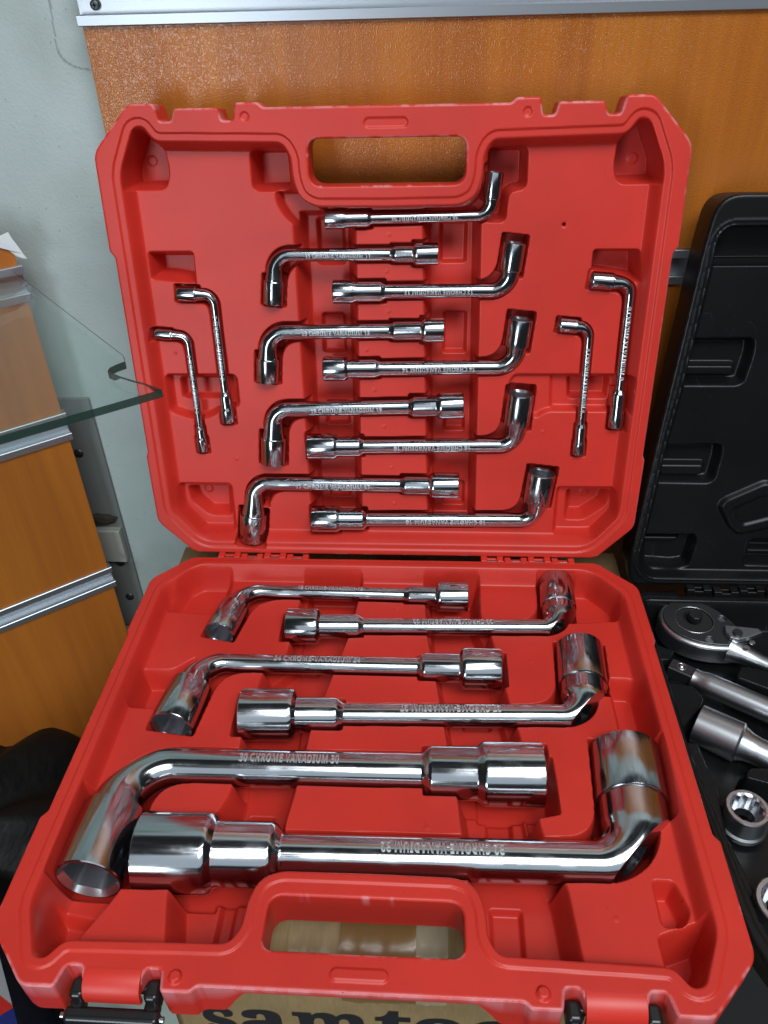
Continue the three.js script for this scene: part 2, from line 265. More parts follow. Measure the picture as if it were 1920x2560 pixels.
function makeTray(kind) {
  const s = kind === 'lid' ? 1 : -1, { o, b, h: hole } = trayShapes(s), ops = [], groove = [];
  const P = (pts, r) => poly(pts, r);
  if (kind === 'lid') {
    // finger trenches either side of the middle blocks
    ops.push(CUT(P([[-75.5, 22], [-75.5, 303], [-25.3, 303], [-27.5, 22]], 3), -38, 8.5), CUT(P([[26, 303], [72, 303], [76.4, 22], [32.5, 22]], 3), -38, 6));
    ops.push(CUT(P([[-88, 316], [-62, 316], [-50, 300], [-30, 303], [-30, 285], [-66, 287], [-75, 289], [-82, 296], [-87, 305]], 4), -26, 4));
    for (const q of [[-60, -37, 255, 293], [-60, -39, 181, 216], [-60, -38, 115, 138], [-60, -40, 42, 60], [40, 62.5, 256, 289], [43.5, 64.5, 180.5, 217], [45.5, 65, 109.5, 125], [45.5, 67, 35, 60]]) ops.push(CUT(rect(...q, 3), -44, 2.5));
    // pockets
    ops.push(CUT(P([[-204.5, 316.5, 4], [-203.5, 342, 6], [-189, 363, 4], [-182, 358.5, 4], [-170, 347, 9], [-168.5, 328, 9], [-173, 316.5, 7]], 4), -42, 4.5));
    ops.push(CUT(P([[204.5, 316.5, 4], [203.5, 342, 6], [189, 363, 4], [182, 358.5, 4], [170, 350, 9], [168.5, 328, 9], [173, 316.5, 7]], 4), -42, 4.5));
    ops.push(CUT(P([[-105, 345.5], [-74.5, 345.5], [-74.5, 314.5], [-105, 314.5]], 7), -40, 4));
    ops.push(CUT(P([[74.5, 344], [105, 344], [105.5, 314], [92, 312], [91, 290], [74, 290]], 6), -42, 3.5));
    ops.push(CUT(P([[-195, 270.5], [-157.5, 270.5], [-158, 243], [-177, 246.5], [-195, 248.4]], 3), -38, 6));
    ops.push(CUT(P([[159.6, 269.8], [196, 269.5], [199, 244], [159.6, 250]], 3), -38, 4.5));
    ops.push(CUT(P([[-196, 169], [-132, 169], [-132, 139], [-149.5, 134.3], [-163, 127.5], [-178, 127.4], [-196, 134]], 6), -25, 4), CUT(P([[-186, 164], [-146, 164], [-146, 143], [-186, 143]], 5), -33, 3.5));
    ops.push(CUT(P([[118, 170], [207, 170], [207, 135.5], [134, 135.5], [124, 128.5], [98, 159], [103, 170]], 5), -19, 3.5), CUT(P([[134, 168.5], [205, 168.5], [205, 136], [136, 137]], 5), -23, 3), CUT(P([[148.8, 165.3], [186, 165.3], [186, 144.8], [151, 144.8]], 4), -33, 3.5));
    ops.push(CUT(P([[147, 66], [200, 66], [202, 40], [186, 17], [147, 17]], 5), -22, 4), CUT(P([[157, 60], [198, 60], [195, 43], [176, 28], [158, 28]], 5), -38, 6));
    ops.push(CUT(P([[-147, 66], [-198, 66], [-198, 41], [-178, 16], [-147, 16]], 5), -22, 4), CUT(P([[-150, 60], [-192, 60], [-190, 43], [-174, 28], [-152, 28]], 5), -37, 6));
    ops.push(ADD(disc(-190, 336, 4), 0.6), ADD(disc(188, 333, 4.2), 0.8), ADD(disc(177, 50, 4.2), 0.8), ADD(disc(-176, 50, 4), 0.8));
    for (const [x, y] of [[0, 282], [-2, 254], [-1, 222], [-20, 190], [-14, 155], [-6, 122], [0, 83], [2, 47], [-183, 188], [167, 187], [-140, 90], [132, 118]]) ops.push(ADD(disc(x, y, 1.6), 0.35, 0.5));
    for (const y of [281.5, 253, 222.5, 190, 156, 121.5, 84.5, 47]) for (const sx of [-9, 10]) ops.push(RAISE(rect(sx - 9, sx + 9, y + 4.5, y + 6.5, 1), FIELD, 1.5));
    for (const w of SPEC.filter((q) => q.tray === 'lid')) groove.push(...grooveOps(w, w.size < 10 ? 1.4 : 2.0, w.size < 10 ? 3.5 : (w.e2[1] > 0 ? 6.5 : 2.5), w.size < 10 ? 3.5 : 2, w.size < 10 ? 9 : 17));
  } else {
    ops.push(CUT(P([[-80, -12], [-83, -108], [-99, -127], [-104, -190], [-102, -240], [-127, -312], [-118, -350], [-62, -352], [-64, -305], [-55.7, -236], [-52, -184], [-41, -128], [-32, -84], [-25, -12]], 5), -42, 8));
    ops.push(CUT(P([[29, -12], [33, -82], [40, -128], [47, -178], [56, -242], [62, -300], [66, -352], [128, -352], [124, -300], [112, -262], [104, -186], [98, -152], [88, -82], [80, -57], [81, -12]], 5), -42, 8));
    for (const q of [[-66, -50, -44, -33], [-76, -57, -108, -86], [-92, -66, -160, -134], [-92, -72, -262, -240], [-98, -86, -345, -300], [-79, -66, -345, -300], [48, 66, -44, -30], [54, 76, -108, -86], [62, 86, -160, -134], [76, 98, -345, -300], [76, 96, -262, -228]]) ops.push(CUT(rect(...q, 3), -47, 3));
    ops.push(CUT(P([[-198, -61], [-192, -24], [-178, -11], [-146, -11], [-144, -40], [-155, -62]], 5), -27, 8));
    ops.push(CUT(P([[-199, -128], [-173, -127], [-157, -112], [-150, -140], [-172, -169], [-199, -168]], 4), -33, 7));
    ops.push(CUT(P([[-202, -252], [-202, -330], [-188, -360], [-180, -360], [-172, -345], [-158, -318], [-152, -300], [-160, -240], [-180, -226]], 8), -34, 9), CUT(P([[-200, -318], [-196, -340], [-186, -358], [-174, -340], [-170, -322]], 6), -43, 6));
    ops.push(CUT(P([[148, -11], [189, -11], [201, -38], [198, -61.5], [150, -66]], 5), -29, 6));
    ops.push(CUT(P([[176, -125], [196, -125.5], [203, -133], [203, -188], [176, -192]], 5), -34, 7));
    ops.push(CUT(P([[172, -327], [189, -321], [203, -316], [203, -336], [188, -361], [180, -361], [173, -350]], 4), -42, 7));
    ops.push(CUT(P([[176, -292], [190, -292], [196, -312], [190, -322], [176, -322]], 4), -30, 5));
    ops.push(CUT(P([[97, -186], [125, -203], [126, -248.5], [104, -254]], 2), -40, 3));
    for (const [x, y] of [[6, -52], [30, -108], [20, -150], [-106, -131], [-4, -205], [36, -262], [150, -318], [-1, -120], [118, -110]]) ops.push(ADD(disc(x, y, 2), 0.35, 0.5));
    for (const w of SPEC.filter((q) => q.tray === 'base')) groove.push(...grooveOps(w, 1.8, 5, 5, 24));
    ops.push(ADD(disc(184, -58, 5), 1, 0.6));
  }
  const extra = kind === 'lid'
    ? [CUT(rect(-16.5, 16.2, 357.9, 365, 3.5), -1.1, 0.9), CUT(disc(-103.6, 367, 3.4), -1.0, 0.8), CUT(disc(101.6, 366.8, 3.4), -1.0, 0.8)]
    : [RAISE(rect(-16.5, 15, -366, -360.2, 2.8), 1.3, 0.8), RAISE(disc(-103.4, -368.6, 3), 2.6, 0.9), RAISE(disc(100.4, -368, 3), 2.6, 0.9)];
  const ledge = kind === 'lid' ? -1.3 : 1.1;
  const H = (x, y, sd) => {
    const db = b.sd(x, y); let h = 0;
    if (db < 5.6) h = ledge * prof((5.6 - db) / 0.9);
    if (db < 0) {
      h += (FIELD - h) * prof(-db / 7.5);
      if (db < -1) { h = applyOps(ops, x, y, h); h = applyOps(groove, x, y, h); h = db > -3 ? mix(h, Math.max(h, mix(ledge, FIELD, prof(-db / 7.5))), (3 + db) / 2) : h; }
    } else h = applyOps(extra, x, y, h);
    if (kind === 'lid' && x > -155 && x < -112 && y < 26 && y > 3) h = applyOps(groove, x, y, h); // the lowest mouth reaches into the rim
    const yy = y * s, ax = Math.abs(x), r = 1.5;
    if (kind === 'base' && ax > 122.5 && ax < 156.5 && yy > 364) { const q = clamp((yy - 364) / 9.2, 0, 1); h -= 9 * (1 - Math.sqrt(1 - q * q)); }
    if (sd > -r) { const q = Math.min(1, (sd + r) / r); h -= r * (1 - Math.sqrt(Math.max(0, 1 - q * q))) * (q < 1 ? 1 : 1); }
    return h;
  };
  const pin = disc(135.7, 288.1, 1.25);
  const S = (x, y) => { let v = Math.max(o.sd(x, y), -hole.sd(x, y)); if (kind === 'lid' && Math.abs(x - 135.7) < 8 && Math.abs(y - 288) < 8) v = Math.max(v, -pin.sd(x, y)); return v; };
  const base = [0.585, 0.030, 0.0185], pale = [0.70, 0.24, 0.26];
  const color = (x, y, z, n) => { // scuffed, stress-whitened edges
    const e = o.sd(x, y), eh = hole.sd(x, y), yy = y * s; let k = 0;
    if (z > -4.5) {
      const d = Math.min(Math.abs(e), Math.abs(eh));
      if (d < 2.2) { const front = kind === 'base' ? sstep(330, 372, yy) : sstep(300, 372, yy) * 0.7; const wv = wearAt(x, y, kind === 'lid' ? 0 : 50); k = sstep(1.9, 0.4, d) * sstep(0.62 - 0.35 * front, 0.85 - 0.3 * front, wv) * 0.8; if (kind === 'base' && yy > 365 && Math.abs(x) < 186) k = Math.max(k, sstep(2.1, 0.9, d) * (0.25 + 0.6 * wv)); if (kind === 'lid' && x > 214) k = Math.max(k, sstep(1.5, 0.4, d) * 0.55 * wv); }
    }
    return [mix(base[0], pale[0], k), mix(base[1], pale[1], k), mix(base[2], pale[2], k)];
  };
  const g = moulded({
    H, S, x0: -223, x1: 223, y0: s > 0 ? -2 : -380, y1: s > 0 ? 380 : 2, step: 0.8, color,
    depth: (x, y) => Math.abs(x - 135.7) < 6 && Math.abs(y - 288.1) < 6 ? -30 : hole.sd(x, y) < 3 ? -31 : s < 0 && y * s > 366 && Math.abs(x) > 123 && Math.abs(x) < 156 ? -15 : y * s > 360 ? mix(-11, -31, sstep(62, 80, Math.abs(x))) : -31,
    inset: (x, y) => { if (hole.sd(x, y) < 3) return [[0.3, 0.1], [0.7, 0.3], [1, 0.5]]; const t = y * s > 360 ? sstep(62, 80, Math.abs(x)) : 1; return [[0.5, mix(0.5, 0.15, t)], [0.85, mix(2.5, 0.5, t)], [1, mix(7, 1.2, t)]]; },
  });
  return g;
}
const theta = THREE.MathUtils.degToRad(80.4905);
const FR = { // tray frames: x to the right, y away from the viewer in the picture, z out of the tray
  base: new THREE.Matrix4().makeBasis(V3(1, 0, 0), V3(0, 0, -1), V3(0, 1, 0)),
  lid: new THREE.Matrix4().makeBasis(V3(1, 0, 0), V3(0, Math.sin(theta), -Math.cos(theta)), V3(0, Math.cos(theta), Math.sin(theta))).setPosition(0, -0.0003, -0.0062),
};
const place = (o, m) => { m.decompose(o.position, o.quaternion, o.scale); return o; };
const toolCase = thing('tool_case', 'open red plastic wrench case standing on the cardboard box', 'tool case');
toolCase.position.set(0, -0.05, 0);
const up50 = new THREE.Matrix4().makeTranslation(0, 0.05, 0);
place(part('base_tray', makeTray('base'), M.red, toolCase), up50.clone().multiply(FR.base));
place(part('lid_tray', makeTray('lid'), M.red, toolCase), up50.clone().multiply(FR.lid));
// hinge: knuckles with little windows and the pins in them
{
  const kn = [];
  for (const [a, b] of [[-163.2, -77], [81.3, 167]]) { for (let i = 0; i < 4; i++) { const w = (b - a) / 4; kn.push([a + w * i, a + w * (i + 1), i]); } const pin = new THREE.CylinderGeometry(0.0014, 0.0014, (b - a - 3) / 1000, 14); pin.rotateZ(Math.PI / 2); pin.translate((a + b) / 2000, 0.0465, -0.0026); part('hinge_pin', pin, M.steel, toolCase); }
  for (const [a, b, i] of kn) {
    const parts = [], L = (b - a) / 1000 - 0.0008, cx = (a + b) / 2000, bxg = (w, h, d, x, y, z) => { const g = new RoundedBoxGeometry(w, h, d, 2, 0.0011); g.translate(x, y, z); parts.push(g.toNonIndexed ? g : g); };
    const y0 = 0.0463, z0 = -0.0028 + (i % 2 ? 0.0012 : -0.0012), ww = L * 0.42;
    bxg((L - ww) / 2, 0.0078, 0.0086, cx - (L + ww) / 4, y0, z0); bxg((L - ww) / 2, 0.0078, 0.0086, cx + (L + ww) / 4, y0, z0);
    bxg(ww + 0.002, 0.0055, 0.0030, cx, y0 - 0.0012, z0 - 0.0027); bxg(ww + 0.002, 0.0055, 0.0026, cx, y0 - 0.0012, z0 + 0.0029); bxg(ww + 0.002, 0.002, 0.0086, cx, y0 - 0.0032, z0);
    part('hinge_knuckle', mergeGeometries(parts), M.redPlain, toolCase);
  }
}
// rolled lips of the base's latch tabs
for (const sx of [-1, 1]) {
  const out = [], inn = [], K = 14, c = [366, -11];
  for (let i = 0; i <= K; i++) { const a = i / K * 1.70; out.push([c[0] + 11.4 * Math.sin(a), c[1] + 11.2 * Math.cos(a)]); inn.unshift([c[0] + 8.8 * Math.sin(a), c[1] + 8.8 * Math.cos(a)]); }
  const last = out[K], sh = new THREE.Shape([...out, [last[0] - 0.1, last[1] - 2.6], [last[0] - 1.2, last[1] - 3.4], [last[0] - 2.4, last[1] - 2.6], ...inn].map((p) => new THREE.Vector2(p[0] / 1000, p[1] / 1000)));
  const g = new THREE.ExtrudeGeometry(sh, { depth: 0.0314, bevelEnabled: true, bevelThickness: 0.0007, bevelSize: 0.0003, bevelSegments: 2 }); g.translate(0, 0, -0.0157);
  g.applyMatrix4(new THREE.Matrix4().makeBasis(V3(0, -1, 0), V3(0, 0, 1), V3(-1, 0, 0))); g.translate(sx * 0.1395, 0, 0); uvPlanarLate(g);
  place(part('latch_tab', creased(g, 0.5), M.redPlain, toolCase), up50.clone().multiply(FR.base));
}
// black latches hung on the front edge
for (const sx of [-1, 1]) {
  const L = new THREE.Group(); L.name = 'latch'; toolCase.add(L); L.position.set(sx * 0.1395, 0.05, 0.3745); L.userData.label = 'black plastic latch with steel pin';
  const prts = [], rb = (w, h, d, x, y, z, r = 0.0015) => { const g = new RoundedBoxGeometry(w, h, d, 3, r); g.translate(x, y, z); prts.push(g); };
  for (const x of [-0.0215, 0.0215]) { rb(0.009, 0.0150, 0.0115, x, -0.0175, -0.0035, 0.003); rb(0.009, 0.009, 0.012, x, -0.021, 0.0045, 0.003); }
  rb(0.0550, 0.0110, 0.0085, 0, -0.0215, 0.0080, 0.003); rb(0.052, 0.018, 0.0035, 0, -0.032, 0.0068, 0.0015);
  part('latch_body', mergeGeometries(prts), M.blackGloss, L);
  const pin = new THREE.CylinderGeometry(0.0017, 0.0017, 0.0592, 14); pin.rotateZ(Math.PI / 2); pin.translate(0, -0.0205, 0.0080); part('latch_pin', pin, M.steel, L);
  const piv = new THREE.CylinderGeometry(0.0026, 0.0026, 0.046, 16); piv.rotateZ(Math.PI / 2); piv.translate(0, -0.013, -0.0045); part('latch_pivot', piv, M.blackGloss, L);
}

// ---------------------------------------------------------------- wrench geometry
function loft(rings, N) { // ring: { c, u, v, r(k) } ; consecutive rings joined
  const pos = [], uv = [], idx = []; let len = 0, prev = null;
  rings.forEach((R, i) => {
    if (prev) len += Math.max(prev.c.distanceTo(R.c), 0.0003); prev = R;
    for (let k = 0; k <= N; k++) { const a = k / N * Math.PI * 2, r = typeof R.r === 'function' ? R.r(a) : R.r; const p = R.c.clone().addScaledVector(R.u, Math.cos(a) * r).addScaledVector(R.v, Math.sin(a) * r); pos.push(p.x, p.y, p.z); uv.push(len * 9, k / N * 2); }
    if (i) for (let k = 0; k < N; k++) { const a = (i - 1) * (N + 1) + k, b = a + N + 1; idx.push(a, a + 1, b, a + 1, b + 1, b); }
  });
  const g = new THREE.BufferGeometry(); g.setAttribute('position', new THREE.Float32BufferAttribute(pos, 3)); g.setAttribute('uv', new THREE.Float32BufferAttribute(uv, 2)); g.setIndex(idx);
  return creased(g, 0.55);
}
const hexR = (ap, ph) => (a) => { let t = ((a + ph) % (Math.PI / 3) + Math.PI / 3) % (Math.PI / 3) - Math.PI / 6; return Math.min(ap / Math.cos(t), ap * 1.15); };
const polyR = (ri, ro, n, ph) => (a) => { const t = Math.abs((((a + ph) * n / (2 * Math.PI)) % 1 + 1) % 1 - 0.5) * 2; return mix(ri, ro, t); };
// profile along axis d from point c: list of [s, radius]; socket mouth with a hexagonal bore at the end
function socketGeo(c, d, prof, R, N, ph, boreDepth) {
  const n = V3(0, 0, 1), v = n.clone(), u = new THREE.Vector3().crossVectors(v, d).normalize(), rings = [], at = (s) => c.clone().addScaledVector(d, s);
  for (const [s, r] of prof) rings.push({ c: at(s), u, v, r });
  const end = prof[prof.length - 1][0], ap = R * 0.735;
  rings.push({ c: at(end), u, v, r: R * 0.925 });
  const bore = [{ c: at(end), u, v, r: R * 0.926 }, { c: at(end - R * 0.17), u, v, r: hexR(ap, ph) }, { c: at(end - boreDepth), u, v, r: hexR(ap, ph) }, { c: at(end - boreDepth), u, v, r: R * 0.5 }, { c: at(end - boreDepth - R * 0.2), u, v, r: 0.00001 }];
  return [loft(rings, N), loft(bore, N)];
}
const font = await new FontLoader().loadAsync('fonts/droid/droid_sans_bold.typeface.json');
const ev = new Evaluator(); ev.attributes = ['position', 'normal', 'uv']; ev.useGroups = false;
const TEXT = { 6: '6 CHROME-VANADIUM 6', 7: '7 CHROME-VANADIUM 7', 8: '8 CHROME-VANADIUM 8', 9: '9 CHROME-VANADIUM 9', 19: '19 CHROME-VANADIUM-19', 22: '22 CHROME-VANADIUM 22', 24: '24 CHROME-VANADIUM 24', 27: '27 CHROME-VANADIUM 27', 32: '32 CHROME-VANADIUM 32' };
const WHERE = {
  6: 'smallest chrome L-wrench, at the far left of the red lid', 7: 'thin chrome L-wrench right beside the smallest one in the left of the lid', 8: 'thin chrome L-wrench in the right of the lid, the inner one there', 9: 'slim chrome L-wrench nearest the right edge of the red lid',
  10: 'chrome L-wrench stamped 10, just under the handle hole of the lid', 11: 'chrome L-wrench stamped 11, below the one stamped 10 in the lid', 12: 'chrome L-wrench stamped 12, third from the top of the red lid', 13: 'chrome L-wrench stamped 13 in the lid, its bend on the left', 14: 'chrome L-wrench stamped 14, fifth from the top of the lid', 15: 'chrome L-wrench stamped 15 in the lid, bend on the left', 16: 'chrome L-wrench stamped 16, third up from the hinge in the lid', 17: 'chrome L-wrench stamped 17 low in the lid, bend at lower left', 18: 'lowest chrome L-wrench of the lid, stamped 18, just above the hinge',
  19: 'chrome L-wrench stamped 19, the one in the base nearest the hinge', 22: 'chrome L-wrench stamped 22, second from the hinge in the case base', 24: 'chrome L-wrench stamped 24 in the base, open end at left', 27: 'thick chrome L-wrench stamped 27, upright bend at right of the base', 30: 'big chrome L-wrench stamped 30, hexagonal mouth at front left of the base', 32: 'biggest chrome L-wrench, stamped 32, just behind the handle of the base',
};
for (const w of SPEC) {
  const big = w.size >= 19, N = big ? 60 : 36, k = 0.001;
  const e1 = V3(w.e1[0], w.e1[1], 0), e2 = V3(w.e2[0], w.e2[1], 0), nz = V3(0, 0, 1), O = V3(0, 0, 0);
  const T = thing('socket_wrench', WHERE[w.size], 'wrench', 'L-shaped socket wrenches lying in the red case');
  place(T, FR[w.tray].clone().multiply(new THREE.Matrix4().makeTranslation(w.P1[0] * k, w.P1[1] * k, w.n * k)));
  const rs = w.rs * k, Rc = w.Rc * k, Ro = w.Ro * k, Rh = w.Rh * k, L1 = w.L1 * k, L2 = w.L2 * k, Lo = w.Lo * k, Lc = w.Lc * k, Lh = w.Lh * k, fl = w.flare * k;
  // shank: along the long arm, round the bend, into the short arm
  const rings = [], sideOf = (d) => new THREE.Vector3().crossVectors(nz, d).normalize(), sgn = Math.sign(w.e1[0] * w.e2[1] - w.e1[1] * w.e2[0]);
  const dirIn = e1.clone().negate(), cStart = L1 - Lo - Lc;
  const pushR = (c, d, r) => rings.push({ c, u: sideOf(d), v: nz, r });
  pushR(e1.clone().multiplyScalar(cStart + 0.002), dirIn, 0.0001); pushR(e1.clone().multiplyScalar(cStart + 0.002), dirIn, rs);
  for (let q = 0; q < 8; q++) pushR(e1.clone().multiplyScalar(mix(cStart - 0.002, w.T * k, q / 8)), dirIn, rs * (1 + 0.006 * (rnd() - 0.5)));
  const np = w.path.length;
  const sEnd = L2 - Lh, arc = w.rb * k * 1.48, rest = Math.max(sEnd - w.T * k, 0), tot = arc + rest, wide = big && w.P2[0] > w.P1[0], grow = (t) => mix(rs, Rh * (wide ? 0.93 : 0.88), wide ? sstep(-0.10, 0.72, t) - sstep(-0.10, 0.72, 0) * (1 - t) : 0.5 * t + 0.5 * t * t * t);
  for (let q = 0; q < np; q++) { const a = w.path[Math.max(0, q - 1)], b = w.path[Math.min(np - 1, q + 1)], d = V3(b[0] - a[0], b[1] - a[1], 0).normalize(); pushR(V3(w.path[q][0] * k, w.path[q][1] * k, 0), q === 0 ? dirIn : q === np - 1 ? e2 : d, grow(arc * q / (np - 1) / tot)); }
  for (const t of [0.25, 0.5, 0.75, 1]) if (rest > 0.0005) pushR(e2.clone().multiplyScalar(mix(w.T * k, sEnd, t)), e2, grow((arc + rest * t) / tot));
  pushR(e2.clone().multiplyScalar(sEnd + 0.0006), e2, grow(1)); pushR(e2.clone().multiplyScalar(sEnd + 0.0006), e2, 0.0001);
  let shank = loft(rings, N);
  if (big) { // the bore of the short arm comes out through the heel of the bend
    const hd = e1.clone().add(e2).multiplyScalar(-1).normalize(), mid = w.path[7], rm = grow(arc * 0.5 / tot), base = V3(mid[0] * k, mid[1] * k, 0).addScaledVector(hd, rm * 0.36), zr = Math.atan2(hd.y, hd.x);
    const slab = new THREE.BoxGeometry(rm * 2, rm * 8, rm * 4); slab.rotateZ(zr); slab.translate(base.x + hd.x * rm, base.y + hd.y * rm, 0);
    const bore = new THREE.CylinderGeometry(rm * 0.70, rm * 0.62, rm * 1.8, 40); bore.rotateZ(zr - Math.PI / 2); bore.translate(base.x - hd.x * rm * 0.3, base.y - hd.y * rm * 0.3, 0);
    const cyl = null;
    const off = sgn * 0; const A = new Brush(mergeVertices(shank.index ? shank : shank)), B = new Brush(slab), B2 = new Brush(bore); A.updateMatrixWorld(); B.updateMatrixWorld(); B2.updateMatrixWorld();
    try { const first = ev.evaluate(A, B, SUBTRACTION); first.updateMatrixWorld(); const out = ev.evaluate(first, B2, SUBTRACTION); const og = out.geometry; for (const n of Object.keys(og.attributes)) if (!['position', 'normal', 'uv'].includes(n)) og.deleteAttribute(n); og.clearGroups(); shank = og; } catch (e) { console.log('csg', w.size, e.message); }
  }
  part('shank', shank, M.chrome, T);
  const g = 0.0006;
  const step = Math.min(0.002 + Ro * 0.12, 0.005);
  const longProf = [[cStart - step * 0.9, rs * 0.99], [cStart - step * 0.6, rs * 1.03], [cStart + step * 0.1, Rc * 0.90], [cStart + step * 0.35, Rc * 0.965], [cStart + step * 0.8, Rc], [L1 - Lo - step * 0.5, Rc], [L1 - Lo - step * 0.2, Rc * 1.02], [L1 - Lo + step * 0.35, Ro * 0.95], [L1 - Lo + step * 0.7, Ro * 0.99], [L1 - Lo + step * 1.1, Ro], [L1 - g * 1.6, Ro], [L1 - g * 0.4, Ro * 0.975], [L1, Ro * 0.94]];
  { const [o, h] = socketGeo(O, e1, longProf, Ro, N, 0.3, Math.min(Lo * 0.9, Ro * 1.6)), m = part('long_socket', o, M.chrome, T); part('hex_bore', h, M.chromeIn, m); }
  const sp = [[sEnd + g * 0.2, Rh * 0.86], [sEnd + g * 0.3, Rh * 0.95], [sEnd + g * 1.0, Rh * 0.99], [sEnd + g * 1.8, Rh], [L2 - g * 1.6, Rh], [L2 - g * 0.4, Rh * 0.975], [L2, Rh * 0.94]];
  { const [o, h] = socketGeo(O, e2, sp, Rh, N, 0.26, Math.min(Lh * 0.85, Rh * 1.4)), m = part('short_socket', o, M.chrome, T); part('hex_bore', h, M.chromeIn, m); }
  // raised lettering along the long arm
  const str = TEXT[w.size] ?? `${w.size} CHROME VANADIUM ${w.size}`, want = w.L1 * (w.size < 10 ? 0.5 : w.size < 19 ? mix(0.40, 0.36, (w.size - 10) / 8) : w.size < 30 ? 0.29 : 0.242) * k, hgt = w.size < 10 ? rs * 0.95 : w.size < 19 ? mix(0.0035, 0.0043, (w.size - 10) / 8) : mix(0.0046, 0.0074, (w.size - 19) / 13);
  const tg = new TextGeometry(str, { font, size: hgt / 0.72, depth: 0.0006, curveSegments: 2, bevelEnabled: false }); tg.computeBoundingBox();
  const bb = tg.boundingBox, sx = want / (bb.max.x - bb.min.x), p = tg.attributes.position, side = V3(-e1.y, e1.x, 0), s0 = L1 * (w.size < 10 ? 0.40 : 0.39) - want / 2;
  for (let i = 0; i < p.count; i++) {
    const along = s0 + (p.getX(i) - bb.min.x) * sx, a = (p.getY(i) - (bb.max.y + bb.min.y) / 2) / (bb.max.y - bb.min.y) * hgt / rs, r = rs + p.getZ(i) - 0.0002;
    const q = e1.clone().multiplyScalar(along).addScaledVector(side, Math.sin(a) * r).addScaledVector(nz, Math.cos(a) * r); p.setXYZ(i, q.x, q.y, q.z);
  }
  tg.computeVertexNormals(); part('engraving', tg, M.letter, T);
}

// ---------------------------------------------------------------- the setting behind: painted wall, slatwall boards, glass shelf
const mottle = (a, b) => [a, a, a];
const wallT = tex(1024, 1024, (u, v) => { // pale painted wall with grime, hairline cracks and scratches; covers 1 m
  const f = fbm(u * 5, v * 5, 5, 5, 5, 2), g = fbm(u * 40, v * 40, 3, 40, 40, 6), sp = hash(u * 1024, v * 1024, 3) > 0.9992 ? 0.25 : 0;
  const cr = Math.abs(fbm(u * 7, v * 7, 4, 7, 7, 31) - 0.5), cm = sstep(0.55, 0.7, fbm(u * 4, v * 4, 3, 4, 4, 90)), crack = cr < 0.0035 ? 0.22 * cm : 0;
  const dirt = sstep(0.46, 0.78, f) * 0.24, k = 1 - dirt - sp - crack + 0.05 * (g - 0.5);
  return [0.67 * k, 0.718 * k, (0.712 - dirt * 0.2) * k];
});
M.wall = phys({ map: wallT, roughness: 0.55, bumpMap: withRep(grainT, 9, 9), bumpScale: 0.0002 });
function uvPlanar(g, ax, ay) { const p = g.attributes.position, n = p.count, a = new Float32Array(n * 2); for (let i = 0; i < n; i++) { a[i * 2] = p.getComponent(i, ax); a[i * 2 + 1] = p.getComponent(i, ay); } g.setAttribute('uv', new THREE.BufferAttribute(a, 2)); return g; }
const boxAt = (w, h, d, x, y, z, r = 0) => { const g = r ? new RoundedBoxGeometry(w, h, d, 2, r) : new THREE.BoxGeometry(w, h, d); g.translate(x, y, z); return g; };
structure('wall', uvPlanar(boxAt(3.2, 2.4, 0.1, 0.2, 0.3, -0.185), 0, 1), M.wall);
structure('floor', uvPlanar(boxAt(3.2, 0.04, 3.4, 0.2, -0.92, 1.4), 0, 2), std({ color: new THREE.Color(0.012, 0.013, 0.013), roughness: 0.7 }));

const woodT = (s) => tex(1024, 1024, (u, v) => { // cherry laminate, grain along v; covers 0.5 m
  const warp = 0.35 * fbm(u * 2.2, v * 1.3, 3, 1e9, 1e9, s), g = fbm((u + warp * 0.16) * 46, v * 1.7, 4, 1e9, 1e9, s + 1), fine = vnoise(u * 420, v * 9, 1e9, 1e9, s + 2), arch = Math.sin((u * 9 + warp * 9 + v * v * 1.2) * 3.0) * 0.5 + 0.5;
  const d = 0.50 * g + 0.18 * arch + 0.12 * fine, k = mix(1.05, 0.80, d), fl = fbm(u * 5, v * 2, 2, 1e9, 1e9, s + 5);
  return [0.70 * k, (0.425 - 0.05 * d) * k * mix(0.97, 1.03, fl), 0.14 * k * mix(0.85, 1.1, fl)];
}, true, [2, 2]);
const wormT = tex(512, 512, (u, v) => { const a = fbm(u * 40, v * 40, 2, 40, 40, 61), b = fbm(u * 40, v * 40, 2, 40, 40, 62); return clamp(0.5 + 0.5 * Math.sin((a * 2.2 + b * 1.3) * 9), 0, 1); }, false, [13, 13]);
const mirrored = (t) => { t.wrapS = t.wrapT = THREE.MirroredRepeatWrapping; return t; };
M.woodBack = phys({ map: mirrored(woodT(11)), roughness: 0.24, bumpMap: wormT, bumpScale: 0.00010, specularIntensity: 1.0 });
M.woodLeft = phys({ map: mirrored(woodT(47)), roughness: 0.5, bumpMap: wormT, bumpScale: 0.00004 });

// aluminium slat profile swept along x; profile is [depth, height] measured from the board face
function strip(name, len, prof, mat, parent) {
  const s = new THREE.Shape(prof.map((p) => new THREE.Vector2(p[0], p[1]))), g = new THREE.ExtrudeGeometry(s, { depth: len, bevelEnabled: false });
  g.rotateY(Math.PI / 2); g.scale(1, 1, -1); // depth axis -> +x, profile x -> +z
  const q = g.attributes.position; for (let i = 0; i < q.count; i++) { }
  const idx = g.index; if (idx) { const a = idx.array; for (let i = 0; i < a.length; i += 3) { const t = a[i]; a[i] = a[i + 1]; a[i + 1] = t; } } else { for (const k of ['position', 'normal', 'uv']) { const at = g.attributes[k], n = at.itemSize, arr = at.array; for (let i = 0; i < at.count; i += 3) for (let c = 0; c < n; c++) { const t = arr[i * n + c]; arr[i * n + c] = arr[(i + 1) * n + c]; arr[(i + 1) * n + c] = t; } } }
  g.computeVertexNormals(); uvPlanar(g, 0, 1);
  return part(name, g, mat, parent);
}
